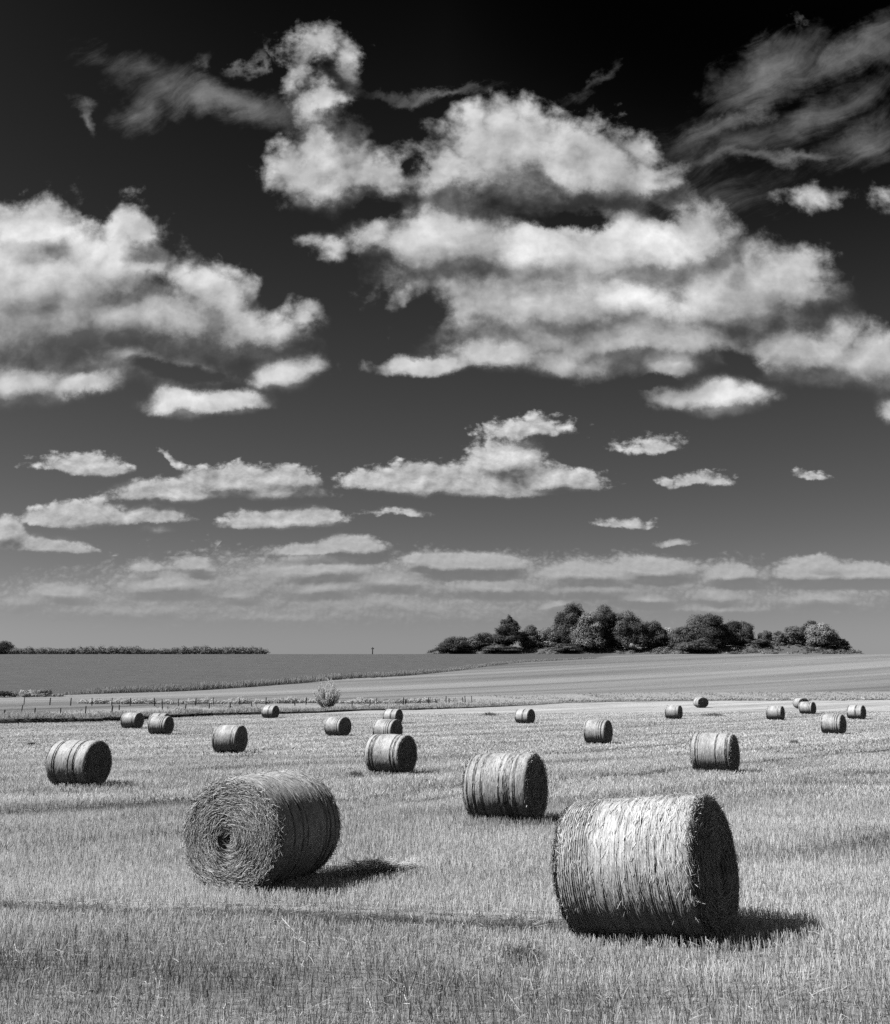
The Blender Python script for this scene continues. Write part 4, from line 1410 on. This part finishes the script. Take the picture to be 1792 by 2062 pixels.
# fences ------------------------------------------------------------
def fence(posts, label, seed, wires=(.92, .62, .34)):
    r = np.random.default_rng(seed)
    pts = []
    for px, yt, yb in posts:
        x, y, z = hit(px, yb)
        pts.append((x, y, z, CAM_H + ray(px, yt)[1] * y - z))
    root = tag(empty('wire_fence', pts[0][:3]), label, 'fence', 'post and wire fences at the meadow')
    o = np.array(pts[0][:3])
    for x, y, z, h in pts:
        b = np.array([x, y, z]) - o
        lx, ly = r.normal(0, .05, 2)
        w = r.uniform(.055, .085)
        tubes('post', [([b + [0, 0, -.3], b + [lx * .5, ly * .5, h * .5], b + [lx, ly, h * .97], b + [lx, ly, h]], [w, w, w * .95, w * .6], 7)], M_POST, root, r.uniform(.0, .3))
    for k in wires:
        path = []
        for (x, y, z, h), nx2_ in zip(pts, pts[1:] + [None]):
            a = np.array([x, y, z + h * k]) - o
            path.append(a)
            if nx2_ is not None:
                b = np.array([nx2_[0], nx2_[1], nx2_[2] + nx2_[3] * k]) - o
                path.append((a + b) / 2 - [0, 0, .03])
        tubes('wire', [(path, [.006] * len(path), 4)], M_POST, root, .3)


fence([(48, 1404, 1419), (100, 1405, 1420), (142, 1405, 1421), (185, 1405, 1421), (225, 1405, 1421), (262, 1405, 1421), (312, 1405, 1422), (359, 1407, 1422), (394, 1406, 1421.5), (430, 1404, 1420), (482, 1404.5, 1421), (535.5, 1404, 1419),
       (616, 1404, 1419), (758, 1405, 1418), (812, 1404, 1419), (863, 1404, 1416.5), (898, 1401.5, 1415), (937, 1401, 1414.5), (950, 1401, 1414.5)],
      'far wire fence whose taller posts stand against the scrub', 1)
fence([(9, 1429, 1441), (43, 1419, 1434.5), (70, 1425, 1437), (122, 1425, 1437), (172, 1421, 1437), (225, 1420, 1437), (240, 1419, 1430), (327, 1408, 1429), (373, 1418, 1429.5), (421, 1417, 1427), (463, 1414.5, 1427), (506, 1413, 1423), (594, 1411, 1421),
       (709, 1411, 1421.5), (744, 1408, 1421), (816, 1408, 1418), (846, 1408, 1417), (878, 1406.5, 1416), (904, 1406, 1415), (932, 1404, 1413)],
      'near wire fence of short leaning posts in the meadow grass', 2)

# wayside cross on the skyline
x, y = ray(750, 1320)[0] * 352, 352.0
z = float(smooth_ground(x, y))
root = tag(empty('wayside_cross', (x, y, z)), 'dark cross shaped post alone on the skyline', 'cross')


def slab(name, x0, x1, y0, y1, z0, z1, bev=.03):
    v = []
    for zz, b in ((z0, bev), (z0 + bev, 0), (z1 - bev, 0), (z1, bev)):
        v += [(x0 + b, y0 + b, zz), (x1 - b, y0 + b, zz), (x1 - b, y1 - b, zz), (x0 + b, y1 - b, zz)]
    f = [(3, 2, 1, 0), (12, 13, 14, 15)]
    for k in range(3):
        for j in range(4):
            f.append((k * 4 + j, k * 4 + (j + 1) % 4, k * 4 + 4 + (j + 1) % 4, k * 4 + 4 + j))
    mk(name, v, np.array(f), M_POST, {'tone': np.full(16, .2)}, root)


slab('pole', -.17, .17, -.15, .15, -.4, 2.45)
slab('crossarm', -.52, .52, -.155, .155, 1.75, 2.05)

# weeds that stand up out of the stubble
for i, (px, py, w, h, n, tone, lab) in enumerate([
        (716, 1566, 24, 16, 420, .34, 'grey weed tuft left of the column of three bales'),
        (985, 1441, 30, 8, 300, .30, 'thin dark weeds right of the smallest bale in the column'),
        (1435, 1442, 44, 7, 420, .30, 'dry weeds between the dark bale and the bale behind the largest'),
        (1600, 1497, 16, 8, 160, .34, 'small weed tuft in front of the far group at the right edge'),
        (64, 1501, 16, 7, 240, .10, 'dark weed tuft on the dark strip at the left edge'),
        (565, 1806, 60, 16, 520, .22, 'dark trampled weeds in front of the bale with the sunlit end'),
        (1052, 1935, 60, 26, 420, .16, 'dark weed stalks in the foreground stubble below the largest bale')]):
    r = np.random.default_rng(700 + i)
    x, y, z = hit(px, py)
    k = y / FPX
    p = np.stack([x + r.normal(0, .3, n) * w * k, y + r.normal(0, .3, n) * w * k * (1.2 if y < 20 else .8)], -1)
    hh = r.uniform(.4, 1.0, n) * h * k * np.exp(-((p[:, 0] - x) / (w * k * .6)) ** 2) + .03
    v, f, tn = grass_blades(p, hh, r.uniform(.5, 1.2, n) * max(.006, .6 * k), np.clip(r.normal(tone, .12, n), .02, 1), r, .5)
    tag(mk('weeds', v, f, M_LEAF, {'tone': tn}), lab, 'weeds', 'weeds standing in the stubble', kind='stuff')
